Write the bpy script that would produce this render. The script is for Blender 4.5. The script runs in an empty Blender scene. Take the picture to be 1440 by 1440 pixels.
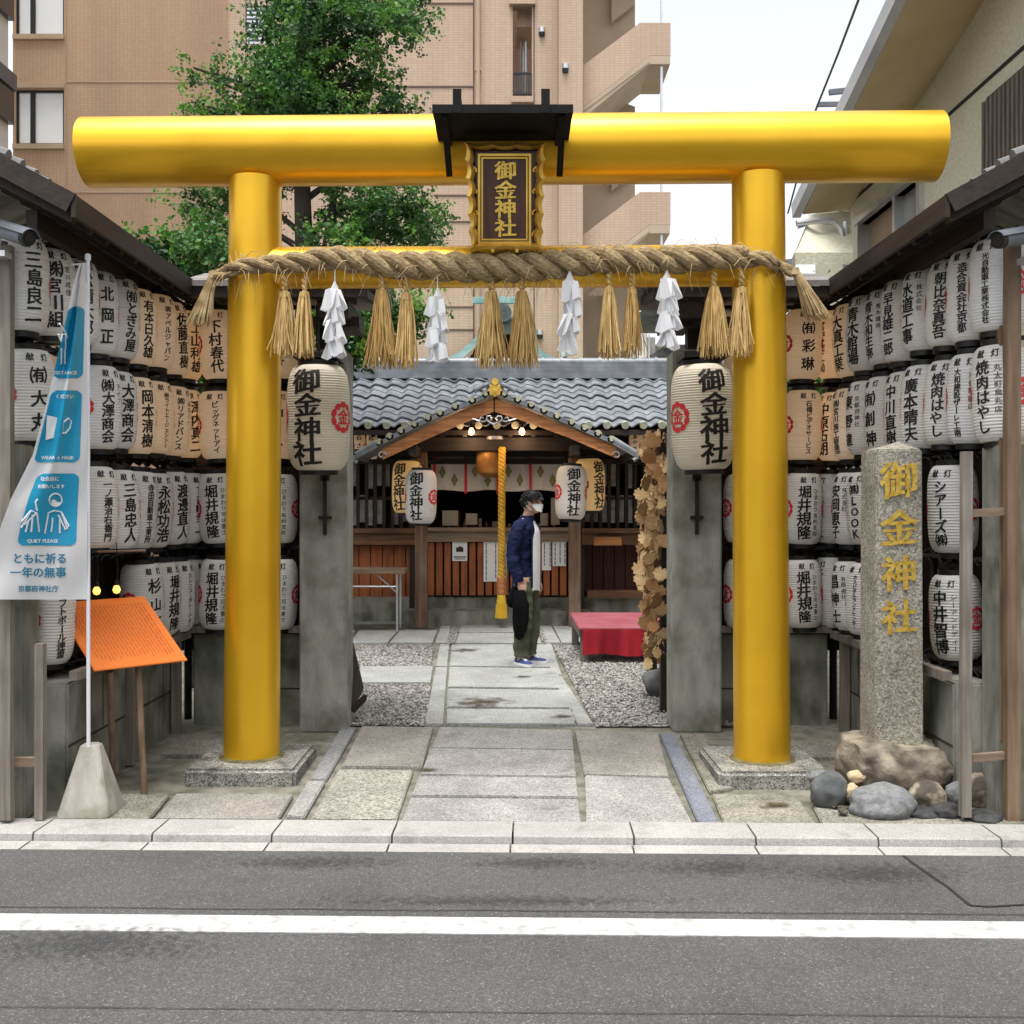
import bpy, bmesh, math, random
from mathutils import Vector, Matrix, noise
rad = math.radians
SC = bpy.context.scene
C = SC.collection
# ------------------------------------------------------------------ camera, sky, sun, exposure
cd = bpy.data.cameras.new('camera')
cam = bpy.data.objects.new('camera', cd)
C.objects.link(cam)
cam.location = (0, 0, 1.58)
cam.rotation_euler = (rad(90), 0, 0)
cd.sensor_width = 36
cd.lens = 36 * 1500 / 1440
cd.shift_x = 2 / 1440
cd.shift_y = -5 / 1440
cd.clip_end = 2000
SC.camera = cam
w = bpy.data.worlds.new('World')
SC.world = w
w.use_nodes = True
nt = w.node_tree
nt.nodes.clear()
sky = nt.nodes.new('ShaderNodeTexSky')
sky.sky_type = 'NISHITA'
sky.sun_disc = False
sky.sun_elevation = rad(76)
sky.sun_rotation = rad(200)
sky.dust_density = 4
hs = nt.nodes.new('ShaderNodeHueSaturation')
hs.inputs['Saturation'].default_value = 0.2
hs.inputs['Value'].default_value = 1.05
bg = nt.nodes.new('ShaderNodeBackground')
bg.inputs['Strength'].default_value = 0.15
wo = nt.nodes.new('ShaderNodeOutputWorld')
nt.links.new(sky.outputs[0], hs.inputs['Color'])
nt.links.new(hs.outputs[0], bg.inputs[0])
nt.links.new(bg.outputs[0], wo.inputs[0])
sd = bpy.data.lights.new('sun', 'SUN')
sd.energy = 1.7
sd.angle = rad(25)
sd.color = (1, .97, .92)
sun = bpy.data.objects.new('sun', sd)
C.objects.link(sun)
sun.rotation_euler = (rad(14), 0, rad(-25))
SC.view_settings.view_transform = 'Standard'
SC.view_settings.look = 'None'
SC.view_settings.exposure = 1.05
SC.view_settings.gamma = 1
SC.cycles.max_bounces = 6
SC.cycles.use_denoising = True

# ------------------------------------------------------------------ helpers
F = 1500.0; CU = 718.0; CV = 715.0; CZ = 1.58
def P(u, v, Y):
    return Vector(((u - CU) / F * Y, Y, CZ - (v - CV) / F * Y))
def gz(Y):
    if Y <= 5.57: return -.06
    if Y >= 7.64: return 0.
    return -.06 + .06 * (Y - 5.57) / 2.07
def G(u, v):
    z = 0.
    for _ in range(8):
        Y = (CZ - z) * F / max(v - CV, 1)
        z = gz(Y)
    return Vector(((u - CU) / F * Y, Y, z))
ROT = .021
def R(x, y, z):                       # the street and the gate stand slightly turned
    return Vector((x + (y - 6.5) * ROT, y - x * ROT, z))

class MB:
    def __init__(s): s.v = []; s.f = []; s.m = []
    def add(s, vs, fs, m=0):
        b = len(s.v); s.v += [tuple(p) for p in vs]
        for f in fs: s.f.append([b + i for i in f]); s.m.append(m)
    def box(s, x0, x1, y0, y1, z0, z1, m=0, rot=None):
        vs = [Vector((x, y, z)) for z in (z0, z1) for y in (y0, y1) for x in (x0, x1)]
        if rot:
            c = Vector(((x0+x1)/2, (y0+y1)/2, (z0+z1)/2)); vs = [c + rot @ (p - c) for p in vs]
        s.add(vs, [(0,2,3,1),(4,5,7,6),(0,1,5,4),(2,6,7,3),(0,4,6,2),(1,3,7,5)], m)
    def bar(s, p0, p1, w, h, up=(0,0,1), m=0):     # a beam of rectangular section
        p0 = Vector(p0); p1 = Vector(p1); d = (p1-p0).normalized(); up = Vector(up)
        sd_ = d.cross(up)
        if sd_.length < 1e-4: sd_ = d.cross(Vector((0,1,0)))
        sd_.normalize(); up = sd_.cross(d)
        vs = []
        for p in (p0, p1):
            for a, b in ((-1,-1),(1,-1),(1,1),(-1,1)): vs.append(p + sd_*a*w/2 + up*b*h/2)
        s.add(vs, [(3,2,1,0),(4,5,6,7),(0,1,5,4),(1,2,6,5),(2,3,7,6),(3,0,4,7)], m)
    def tube(s, pts, rs, seg=8, m=0, cap=True):
        pts = [Vector(p) for p in pts]; n = len(pts)
        if not hasattr(rs, '__len__'): rs = [rs]*n
        vs = []; ref = None
        for i, p in enumerate(pts):
            d = (pts[min(i+1,n-1)] - pts[max(i-1,0)])
            d = d.normalized() if d.length > 1e-9 else Vector((0,0,1))
            if ref is None:
                ref = Vector((1,0,0)) if abs(d.x) < .9 else Vector((0,1,0))
            a = (ref - d*ref.dot(d))
            if a.length < 1e-5: a = d.orthogonal()
            a.normalize(); ref = a; b = d.cross(a)
            for k in range(seg):
                t = 2*math.pi*k/seg; vs.append(p + (a*math.cos(t) + b*math.sin(t))*rs[i])
        fs = [(i*seg+k, i*seg+(k+1)%seg, (i+1)*seg+(k+1)%seg, (i+1)*seg+k) for i in range(n-1) for k in range(seg)]
        if cap: fs += [tuple(range(seg-1,-1,-1)), tuple((n-1)*seg+k for k in range(seg))]
        s.add(vs, fs, m)
    def cyl(s, p0, p1, r0, r1=None, seg=24, m=0): s.tube([p0, p1], [r0, r0 if r1 is None else r1], seg, m)
    def lathe(s, prof, seg=24, o=(0,0,0), m=0, cap=True):
        o = Vector(o); vs = []
        for r, z in prof:
            for k in range(seg):
                t = 2*math.pi*k/seg; vs.append(o + Vector((r*math.cos(t), r*math.sin(t), z)))
        n = len(prof)
        fs = [(i*seg+k, i*seg+(k+1)%seg, (i+1)*seg+(k+1)%seg, (i+1)*seg+k) for i in range(n-1) for k in range(seg)]
        if cap: fs += [tuple(range(seg-1,-1,-1)), tuple((n-1)*seg+k for k in range(seg))]
        s.add(vs, fs, m)
    def loft(s, rings, m=0, cap=True):
        seg = len(rings[0]); n = len(rings); vs = [p for r in rings for p in r]
        fs = [(i*seg+k, i*seg+(k+1)%seg, (i+1)*seg+(k+1)%seg, (i+1)*seg+k) for i in range(n-1) for k in range(seg)]
        if cap: fs += [tuple(range(seg-1,-1,-1)), tuple((n-1)*seg+k for k in range(seg))]
        s.add(vs, fs, m)
    def poly(s, pts, m=0): s.add(pts, [tuple(range(len(pts)))], m)
    def prism(s, pts, ext, m=0):
        pts = [Vector(p) for p in pts]; e = Vector(ext); n = len(pts)
        s.add(pts + [p + e for p in pts], [tuple(range(n-1,-1,-1)), tuple(range(n, 2*n))] + [(i,(i+1)%n,n+(i+1)%n,n+i) for i in range(n)], m)
    def grid(s, nu, nv, fn, m=0):
        vs = [fn(i/nu, j/nv) for j in range(nv+1) for i in range(nu+1)]
        s.add(vs, [(j*(nu+1)+i, j*(nu+1)+i+1, (j+1)*(nu+1)+i+1, (j+1)*(nu+1)+i) for j in range(nv) for i in range(nu)], m)
    def blob(s, c, r, sc=(1,1,1), sub=2, amp=.15, fr=1.5, seed=0, m=0):
        bm = bmesh.new(); bmesh.ops.create_icosphere(bm, subdivisions=sub, radius=1)
        c = Vector(c); vs = []
        for q in bm.verts:
            k = 1 + amp*noise.noise(q.co*fr + Vector((seed*7.3, seed*1.7, seed)))*2 + amp*.5*noise.noise(q.co*fr*2.7 + Vector((seed, seed*3., 1)))
            vs.append(c + Vector((q.co.x*sc[0], q.co.y*sc[1], q.co.z*sc[2]))*r*k)
        s.add(vs, [[q.index for q in f.verts] for f in bm.faces], m); bm.free()

ORG = {}
def finish(me, smooth=35):
    if smooth:
        me.polygons.foreach_set('use_smooth', [True]*len(me.polygons))
        me.set_sharp_from_angle(angle=rad(smooth))
def tag(o, label=None, cat=None, group=None, kind=None):
    if label: o['label'] = label
    if cat: o['category'] = cat
    if group: o['group'] = group
    if kind: o['kind'] = kind
    return o
def thing(name, label, cat, loc=(0,0,0), group=None):
    o = bpy.data.objects.new(name, None); C.objects.link(o); o.location = loc
    o.empty_display_size = .1
    ORG[o.name] = Vector(loc)
    return tag(o, label, cat, group)
def mesh(name, mb, mats, parent=None, local=False, smooth=35, bevel=0, label=None, seg=2, clean=False):
    """links one mesh object; coordinates are in the world unless local"""
    if not isinstance(mats, (list, tuple)): mats = [mats]
    vs = mb.v
    if parent is not None: org = ORG[parent.name]
    else:
        xs = [p[0] for p in vs]; ys = [p[1] for p in vs]; zs = [p[2] for p in vs]
        org = Vector(((min(xs)+max(xs))/2, (min(ys)+max(ys))/2, min(zs)))
    if local: off = Vector((0,0,0))
    else: off = org
    me = bpy.data.meshes.new(name)
    me.from_pydata([(p[0]-off.x, p[1]-off.y, p[2]-off.z) for p in vs], [], mb.f)
    for m in mats: me.materials.append(m)
    if len(mats) > 1: me.polygons.foreach_set('material_index', mb.m)
    if bevel or clean:
        bm = bmesh.new(); bm.from_mesh(me)
        if clean: bmesh.ops.remove_doubles(bm, verts=bm.verts, dist=1e-4)
        bmesh.ops.recalc_face_normals(bm, faces=bm.faces)
        if bevel:
            es = [e for e in bm.edges if len(e.link_faces) == 2 and e.calc_face_angle(0) > rad(30)]
            bmesh.ops.bevel(bm, geom=es, offset=bevel, segments=seg, affect='EDGES', clamp_overlap=True)
        bm.to_mesh(me); bm.free()
    me.update()
    finish(me, smooth)
    o = bpy.data.objects.new(name, me); C.objects.link(o)
    if parent is not None:
        o.parent = parent; ORG[o.name] = org
    else:
        o.location = org if not local else (0,0,0); ORG[o.name] = org if not local else Vector((0,0,0))
    if label: o['label'] = label
    return o
def remesh(o, vox, it=4):
    m = o.modifiers.new('r', 'REMESH'); m.mode = 'VOXEL'; m.voxel_size = vox; m.use_smooth_shade = True
    if it:
        s_ = o.modifiers.new('s', 'SMOOTH'); s_.iterations = it; s_.factor = .5
    dg = bpy.context.evaluated_depsgraph_get()
    me = bpy.data.meshes.new_from_object(o.evaluated_get(dg))
    o.modifiers.clear()
    mats = list(o.data.materials); o.data = me
    me.materials.clear()
    for q in mats: me.materials.append(q)
    me.polygons.foreach_set('use_smooth', [True]*len(me.polygons))
    return o

# ------------------------------------------------------------------ materials
def nn(t, kind, **kw):
    n = t.nodes.new(kind)
    for k, v in kw.items(): setattr(n, k, v)
    return n
def M(name, c1, c2=None, sc=4., rough=.7, metal=0., bump=0., bsc=None, stretch=(1,1,1), spec=.4, lo=.35, hi=.65,
      c3=None, sc3=1.2, k3=.5, det=6., emit=None, es=0., coat=0., trans=0., dist=.01, vary=None):
    m = bpy.data.materials.new(name); m.use_nodes = True; t = m.node_tree
    b = t.nodes['Principled BSDF']; L = t.links.new
    b.inputs['Roughness'].default_value = rough; b.inputs['Metallic'].default_value = metal
    b.inputs['Specular IOR Level'].default_value = spec
    b.inputs['Coat Weight'].default_value = coat
    tc = nn(t, 'ShaderNodeTexCoord'); mp = nn(t, 'ShaderNodeMapping'); mp.inputs['Scale'].default_value = stretch
    L(tc.outputs['Object'], mp.inputs[0])
    col = None
    if c2 is None: b.inputs['Base Color'].default_value = (*c1, 1)
    else:
        n = nn(t, 'ShaderNodeTexNoise'); n.inputs['Scale'].default_value = sc; n.inputs['Detail'].default_value = det
        L(mp.outputs[0], n.inputs['Vector'])
        r = nn(t, 'ShaderNodeValToRGB'); e = r.color_ramp.elements
        e[0].position = lo; e[0].color = (*c1, 1); e[1].position = hi; e[1].color = (*c2, 1)
        L(n.outputs['Fac'], r.inputs[0]); col = r.outputs[0]
        if c3:
            n3 = nn(t, 'ShaderNodeTexNoise'); n3.inputs['Scale'].default_value = sc3; n3.inputs['Detail'].default_value = 8
            L(tc.outputs['Object'], n3.inputs['Vector'])
            r3 = nn(t, 'ShaderNodeValToRGB'); r3.color_ramp.elements[0].position = .48; r3.color_ramp.elements[1].position = .68
            r3.color_ramp.elements[1].color = (k3,)*3 + (1,)
            L(n3.outputs['Fac'], r3.inputs[0])
            mx = nn(t, 'ShaderNodeMix', data_type='RGBA'); L(r3.outputs[0], mx.inputs[0]); L(col, mx.inputs[6]); mx.inputs[7].default_value = (*c3, 1)
            col = mx.outputs[2]
        if vary:      # every copy has yellowed and greyed by its own amount
            oi = nn(t, 'ShaderNodeObjectInfo'); mv = nn(t, 'ShaderNodeMix', data_type='RGBA'); pw = nn(t, 'ShaderNodeMath', operation='POWER'); pw.inputs[1].default_value = 1.7
            L(oi.outputs['Random'], pw.inputs[0]); L(pw.outputs[0], mv.inputs[0]); L(col, mv.inputs[6]); mv.inputs[7].default_value = (*vary, 1); col = mv.outputs[2]
        L(col, b.inputs['Base Color'])
        rr = nn(t, 'ShaderNodeMapRange'); rr.inputs['To Min'].default_value = max(rough-.1,0.02); rr.inputs['To Max'].default_value = min(rough+.1,1)
        L(n.outputs['Fac'], rr.inputs[0]); L(rr.outputs[0], b.inputs['Roughness'])
    if bump:
        nb = nn(t, 'ShaderNodeTexNoise'); nb.inputs['Scale'].default_value = bsc or sc*4; nb.inputs['Detail'].default_value = 5
        L(mp.outputs[0], nb.inputs['Vector'])
        bp = nn(t, 'ShaderNodeBump'); bp.inputs['Strength'].default_value = bump; bp.inputs['Distance'].default_value = dist
        L(nb.outputs['Fac'], bp.inputs['Height']); L(bp.outputs[0], b.inputs['Normal'])
    if emit:
        b.inputs['Emission Color'].default_value = (*emit, 1); b.inputs['Emission Strength'].default_value = es
    if trans:
        tr = nn(t, 'ShaderNodeBsdfTranslucent'); ms = nn(t, 'ShaderNodeMixShader'); ms.inputs[0].default_value = trans
        if col: L(col, tr.inputs[0])
        else: tr.inputs[0].default_value = (*c1, 1)
        out = t.nodes['Material Output']
        L(b.outputs[0], ms.inputs[1]); L(tr.outputs[0], ms.inputs[2]); L(ms.outputs[0], out.inputs[0])
    return m
def brickmat(name, c1, c2, mortar, bw, bh, ms=.08, plane='xz', rough=.6, off=0., bump=.3, blotch=.1):
    m = bpy.data.materials.new(name); m.use_nodes = True; t = m.node_tree; b = t.nodes['Principled BSDF']; L = t.links.new
    b.inputs['Roughness'].default_value = rough
    tc = nn(t, 'ShaderNodeTexCoord'); sp = nn(t, 'ShaderNodeSeparateXYZ'); cb = nn(t, 'ShaderNodeCombineXYZ')
    L(tc.outputs['Object'], sp.inputs[0])
    if plane == 'xz':
        ad = nn(t, 'ShaderNodeMath', operation='ADD'); L(sp.outputs[0], ad.inputs[0]); L(sp.outputs[1], ad.inputs[1]); L(ad.outputs[0], cb.inputs[0]); L(sp.outputs[2], cb.inputs[1])
    else: L(sp.outputs[0], cb.inputs[0]); L(sp.outputs[1], cb.inputs[1])
    br = nn(t, 'ShaderNodeTexBrick'); br.offset = off
    br.inputs['Scale'].default_value = 1; br.inputs['Brick Width'].default_value = bw; br.inputs['Row Height'].default_value = bh
    br.inputs['Mortar Size'].default_value = ms*bh; br.inputs['Mortar Smooth'].default_value = .2
    br.inputs['Color1'].default_value = (*c1, 1); br.inputs['Color2'].default_value = (*c2, 1); br.inputs['Mortar'].default_value = (*mortar, 1)
    L(cb.outputs[0], br.inputs['Vector'])
    n = nn(t, 'ShaderNodeTexNoise'); n.inputs['Scale'].default_value = .8; n.inputs['Detail'].default_value = 9; mp = nn(t, 'ShaderNodeMapping'); mp.inputs['Scale'].default_value = (1.6,1.6,.22); L(tc.outputs['Object'], mp.inputs[0]); L(mp.outputs[0], n.inputs['Vector'])
    mr = nn(t, 'ShaderNodeMapRange'); mr.inputs['From Min'].default_value = .3; mr.inputs['From Max'].default_value = .7; mr.inputs['To Min'].default_value = 1-blotch; mr.inputs['To Max'].default_value = 1+blotch; L(n.outputs['Fac'], mr.inputs[0])
    mx = nn(t, 'ShaderNodeVectorMath', operation='SCALE'); L(br.outputs['Color'], mx.inputs[0]); L(mr.outputs[0], mx.inputs['Scale'])
    L(mx.outputs[0], b.inputs['Base Color'])
    if bump:
        bp = nn(t, 'ShaderNodeBump'); bp.inputs['Strength'].default_value = bump; bp.inputs['Distance'].default_value = .005; bp.invert = True
        L(br.outputs['Fac'], bp.inputs['Height']); L(bp.outputs[0], b.inputs['Normal'])
    return m
def speckle(name, cols, sc, rough=.85, bump=.4, big=None, bigsc=.8, stain=None):
    """granite or asphalt: grains picked from a voronoi, blotched by a slow noise"""
    m = bpy.data.materials.new(name); m.use_nodes = True; t = m.node_tree; b = t.nodes['Principled BSDF']; L = t.links.new
    b.inputs['Roughness'].default_value = rough; b.inputs['Specular IOR Level'].default_value = .3
    tc = nn(t, 'ShaderNodeTexCoord'); vo = nn(t, 'ShaderNodeTexVoronoi'); vo.inputs['Scale'].default_value = sc
    L(tc.outputs['Object'], vo.inputs['Vector'])
    sx = nn(t, 'ShaderNodeSeparateColor'); L(vo.outputs['Color'], sx.inputs[0])
    r = nn(t, 'ShaderNodeValToRGB'); r.color_ramp.interpolation = 'LINEAR'
    e = r.color_ramp.elements
    while len(e) < len(cols): e.new(.5)
    for i, (p, c) in enumerate(cols): e[i].position = p; e[i].color = (*c, 1)
    L(sx.outputs[0], r.inputs[0])
    col = r.outputs[0]
    n = nn(t, 'ShaderNodeTexNoise'); n.inputs['Scale'].default_value = bigsc; n.inputs['Detail'].default_value = 8; n.inputs['Roughness'].default_value = .65
    L(tc.outputs['Object'], n.inputs['Vector'])
    if big:
        mr = nn(t, 'ShaderNodeMapRange'); mr.inputs['From Min'].default_value = .3; mr.inputs['From Max'].default_value = .7
        mr.inputs['To Min'].default_value = 1-big; mr.inputs['To Max'].default_value = 1+big; L(n.outputs['Fac'], mr.inputs[0])
        sc_ = nn(t, 'ShaderNodeVectorMath', operation='SCALE'); L(col, sc_.inputs[0]); L(mr.outputs[0], sc_.inputs['Scale']); col = sc_.outputs[0]
    if stain:
        n2 = nn(t, 'ShaderNodeTexNoise'); n2.inputs['Scale'].default_value = stain[1]; n2.inputs['Detail'].default_value = 9; n2.inputs['Roughness'].default_value = .7
        L(tc.outputs['Object'], n2.inputs['Vector'])
        r2 = nn(t, 'ShaderNodeMapRange'); r2.inputs['From Min'].default_value = stain[2]; r2.inputs['From Max'].default_value = stain[2]+.14; r2.inputs['To Max'].default_value = stain[3]
        L(n2.outputs['Fac'], r2.inputs[0])
        mx = nn(t, 'ShaderNodeMix', data_type='RGBA'); L(r2.outputs[0], mx.inputs[0]); L(col, mx.inputs[6]); mx.inputs[7].default_value = (*stain[0], 1); col = mx.outputs[2]
    L(col, b.inputs['Base Color'])
    if bump:
        bp = nn(t, 'ShaderNodeBump'); bp.inputs['Strength'].default_value = bump; bp.inputs['Distance'].default_value = .004
        L(sx.outputs[1], bp.inputs['Height']); L(bp.outputs[0], b.inputs['Normal'])
    return m
def wood(name, c1, c2, axis='z', rough=.65, sc=6, **kw):
    st = {'z': (5,5,.35), 'x': (.35,5,5), 'y': (5,.35,5)}[axis]
    return M(name, c1, c2, sc=sc, stretch=st, rough=rough, bump=.25, bsc=sc*3, lo=.3, hi=.7, dist=.006, **kw)

m_gold = M('gold_paint', (.72,.405,.016), (.80,.46,.024), sc=1.2, rough=.32, metal=.58, bump=.10, bsc=3.0, spec=.5, stretch=(1,1,.35), c3=(.56,.28,.012), sc3=2.2, k3=.35)
m_granite = speckle('granite', [(0,(.126,.126,.118)),(.25,(.222,.218,.207)),(.75,(.296,.292,.277)),(1,(.400,.392,.370))], 150, bump=.5, big=.3, bigsc=2.2, stain=((.074,.067,.044),3.2,.6,.6))
m_granite_warm = speckle('warm_granite', [(0,(.130,.123,.108)),(.3,(.213,.199,.174)),(.7,(.271,.256,.228)),(1,(.354,.340,.304))], 150, bump=.5, big=.3, bigsc=2.2, stain=((.087,.072,.043),3.,.6,.5))
m_granite_gold = speckle('yellow_granite', [(0,(.100,.096,.078)),(.3,(.218,.211,.175)),(.7,(.286,.279,.239)),(1,(.378,.371,.328))], 100, bump=.6, big=.25, bigsc=3, stain=((.071,.071,.043),4,.6,.5))
m_blue_stone = speckle('blue_stone', [(0,(.102,.111,.132)),(.5,(.157,.170,.204)),(1,(.238,.251,.289))], 150, bump=.3, big=.2, bigsc=3, stain=((.136,.136,.128),3,.6,.5))
m_border = speckle('grey_border_stone', [(0,(.128,.132,.132)),(.5,(.200,.204,.204)),(1,(.289,.293,.293))], 150, bump=.3, big=.2, bigsc=3)
m_jointdark = M('dark_joint', (.035,.035,.028), rough=.95)
m_canopy = M('black_sheet_metal', (.006,.006,.007), (.014,.013,.013), sc=8, rough=.75, spec=.15)
m_flag = speckle('flagstone', [(0,(.168,.176,.168)),(.5,(.277,.286,.277)),(1,(.386,.395,.378))], 160, bump=.4, big=.25, bigsc=1.6, stain=((.101,.092,.067),2.6,.58,.7))
m_joint = M('joint_mortar', (.10,.10,.075), (.22,.21,.17), sc=9, rough=.95, bump=.5, bsc=60, c3=(.06,.075,.03), sc3=2)
m_pave_edge = speckle('edge_paving', [(0,(.115,.108,.086)),(.5,(.202,.194,.158)),(1,(.302,.288,.245))], 110, bump=.6, big=.35, bigsc=2.5, stain=((.058,.065,.036),3,.55,.8))
m_plinth = speckle('plinth_granite', [(0,(.054,.054,.046)),(.3,(.168,.168,.145)),(.7,(.275,.268,.237)),(1,(.398,.390,.352))], 140, bump=.6, big=.4, bigsc=4, stain=((.038,.038,.031),5,.52,.8))
m_stele = speckle('stele_granite', [(0,(.13,.12,.095)),(.25,(.235,.22,.175)),(.7,(.32,.30,.245)),(1,(.45,.43,.36))], 110, bump=.9, big=.3, bigsc=3, stain=((.09,.085,.06),4,.57,.6))
m_kerb = speckle('kerb_concrete', [(0,(.249,.241,.226)),(.5,(.319,.312,.292)),(1,(.389,.382,.358))], 220, bump=.3, big=.14, bigsc=2, stain=((.156,.148,.128),5,.55,.6))
m_asphalt = speckle('asphalt', [(0,(.048,.048,.048)),(.5,(.070,.070,.069)),(.95,(.100,.100,.098)),(1,(.19,.185,.175))], 190, rough=.9, bump=.4, big=.24, bigsc=.9, stain=((.030,.030,.031),1.3,.60,.6))
m_line = M('road_paint', (.47,.47,.46), (.40,.40,.39), sc=7, rough=.75, bump=.3, bsc=150, c3=(.20,.20,.195), sc3=16, k3=.6)
m_crack = M('tar_seam', (.02,.02,.02), rough=.8)
m_conc = M('old_concrete', (.24,.245,.21), (.38,.38,.335), sc=5, rough=.9, bump=.5, bsc=40, c3=(.10,.105,.07), sc3=3.2, k3=.8, stretch=(1.6,1.6,.6))
m_foot = M('foot_concrete', (.324,.315,.270), (.450,.432,.378), sc=6, rough=.9, bump=.5, bsc=40, c3=(.180,.171,.108), sc3=5, k3=.8, stretch=(2,2,.5))
m_conc_dark = M('mossy_shaded_concrete', (.14,.145,.115), (.29,.29,.25), sc=4, rough=.92, bump=.5, bsc=30, c3=(.045,.05,.03), sc3=2.6, k3=.9, stretch=(1.5,1.5,.6))
m_dwood = wood('dark_wood_z', (.010,.007,.005), (.034,.022,.016), 'z')
m_dwoody = wood('dark_wood_y', (.010,.007,.005), (.034,.021,.015), 'y')
m_dwoodx = wood('dark_wood_x', (.009,.006,.005), (.028,.018,.013), 'x')
m_gwood = wood('grey_wood_z', (.14,.12,.095), (.28,.25,.21), 'z', c3=(.08,.06,.045), sc3=3)
m_bwood = wood('brown_wood_z', (.115,.075,.045), (.25,.165,.105), 'z', c3=(.08,.05,.03), sc3=3)
m_gwoodx = wood('grey_wood_x', (.15,.10,.065), (.30,.22,.155), 'x')
m_rwood = wood('red_wood_z', (.22,.062,.018), (.42,.13,.04), 'z', c3=(.10,.03,.012), sc3=2.5)
m_rwoodx = wood('orange_wood_x', (.30,.10,.03), (.60,.27,.10), 'x', c3=(.14,.045,.015), sc3=3)
m_mwoodx = wood('mid_wood_x', (.10,.045,.02), (.22,.11,.055), 'x', c3=(.05,.025,.012), sc3=3)
m_black = M('black_metal', (.008,.008,.009), (.02,.019,.018), sc=8, rough=.45, metal=.2)
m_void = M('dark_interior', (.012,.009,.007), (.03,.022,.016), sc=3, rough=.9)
m_rooftop = M('grey_roof_boards', (.13,.12,.11), (.26,.24,.23), sc=3, stretch=(1,4,1), rough=.85, bump=.4, bsc=20, c3=(.05,.05,.045), sc3=3)
m_tile_roof = M('silver_roof_tile', (.120,.133,.152), (.221,.239,.262), sc=5, rough=.42, bump=.1, bsc=30, spec=.6, c3=(.092,.101,.110), sc3=2)
m_old_tile = M('weathered_roof_tile', (.06,.06,.062), (.16,.16,.16), sc=6, rough=.6, bump=.3, bsc=30)
m_disc = M('tile_disc', (.34,.34,.24), (.46,.46,.34), sc=20, rough=.7)
m_copper = M('green_copper', (.22,.40,.37), (.38,.58,.54), sc=3, stretch=(1,1,4), rough=.6, bump=.2, bsc=14, c3=(.12,.22,.20), sc3=2)
m_paper = M('lantern_paper', (.80,.80,.795), (.86,.86,.855), sc=3, rough=.7, trans=.25, spec=.25, bump=.25, bsc=14, dist=.02, vary=(.80,.77,.70))
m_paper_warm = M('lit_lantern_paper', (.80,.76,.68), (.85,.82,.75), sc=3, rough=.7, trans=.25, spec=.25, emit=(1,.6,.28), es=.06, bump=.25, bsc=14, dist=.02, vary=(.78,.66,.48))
m_paper_cream = M('cream_lantern_paper', (.80,.73,.58), (.85,.80,.67), sc=2, rough=.5, trans=.2, spec=.4, c3=(.66,.55,.38), sc3=4)
m_paper_lit = M('glowing_lantern_paper', (.76,.58,.30), (.82,.65,.36), sc=3, rough=.6, trans=.25, emit=(1,.6,.22), es=.10)
m_ink = M('black_ink', (.012,.011,.010), rough=.55)
m_ink_soft = M('brown_ink', (.03,.022,.015), rough=.6)
m_red = M('red_ink', (.55,.022,.030), (.66,.04,.045), sc=30, rough=.6)
m_goldleaf = M('gold_leaf', (.589,.361,.048), (.807,.570,.123), sc=40, rough=.38, metal=.55, bump=.2, bsc=60)
m_brass = M('brass_trim', (.60,.36,.06), (.78,.52,.12), sc=8, rough=.35, metal=.7)
m_plaque = wood('plaque_lacquer', (.035,.011,.005), (.085,.028,.012), 'z', rough=.35)
m_rope = M('straw_rope', (.221,.147,.064), (.423,.322,.175), sc=30, stretch=(1,3,3), rough=.85, bump=.8, bsc=90, c3=(.147,.092,.041), sc3=9)
m_straw = M('rice_straw', (.399,.247,.076), (.646,.456,.190), sc=14, stretch=(4,4,.6), rough=.75, bump=.3, bsc=50)
m_straw_old = M('old_straw', (.32,.22,.10), (.56,.43,.24), sc=14, rough=.8)
m_shide = M('white_paper', (.722,.731,.748), rough=.8, trans=.25)
m_vinyl = M('white_banner_cloth', (.720,.729,.747), (.774,.783,.792), sc=3, rough=.5, trans=.2)
m_blue = M('banner_blue', (.008,.27,.47), (.012,.32,.53), sc=3, rough=.5)
m_bluetext = M('banner_blue_ink', (.02,.17,.28), rough=.6)
m_white = M('white_print', (.82,.84,.85), rough=.6)
m_orange = M('orange_board', (.731,.170,.019), (.765,.196,.025), sc=3, rough=.55)
m_faint = M('faint_print', (.50,.10,.012), rough=.7)
m_redcloth = M('red_felt', (.248,.005,.014), (.310,.009,.022), sc=5, rough=.95, bump=.2, bsc=50)
m_redtop = M('worn_red_felt', (.209,.044,.061), (.259,.072,.088), sc=4, rough=.95, bump=.2, bsc=50)
m_whitewall = M('white_render', (.72,.72,.70), (.80,.80,.78), sc=2, rough=.8)
m_glass_d = M('dark_glass', (.03,.035,.04), rough=.08, spec=.8)
m_frame = M('dark_window_frame', (.02,.022,.025), rough=.4)
m_blind = M('white_blind', (.80,.84,.86), (.86,.88,.89), sc=1, rough=.35)
m_alu = M('aluminium', (.50,.52,.55), (.60,.61,.63), sc=6, rough=.35, metal=.7)
m_grey_metal = M('grey_plastic', (.096,.108,.126), (.132,.144,.165), sc=6, rough=.4)
m_white_pole = M('white_pole', (.72,.74,.78), rough=.35)
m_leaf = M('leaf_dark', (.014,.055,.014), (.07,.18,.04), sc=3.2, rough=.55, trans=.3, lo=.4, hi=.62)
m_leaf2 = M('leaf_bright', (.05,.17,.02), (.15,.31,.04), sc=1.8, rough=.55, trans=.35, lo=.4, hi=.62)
m_bark = M('bark', (.018,.013,.010), (.045,.035,.025), sc=6, stretch=(4,4,.7), rough=.95, bump=.8, bsc=14)
m_bulb = M('lit_bulb', (1,.7,.25), emit=(1,.5,.09), es=.9)
m_bulb_dim = M('warm_bulb', (1,.7,.4), emit=(1,.5,.25), es=2)
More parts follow.
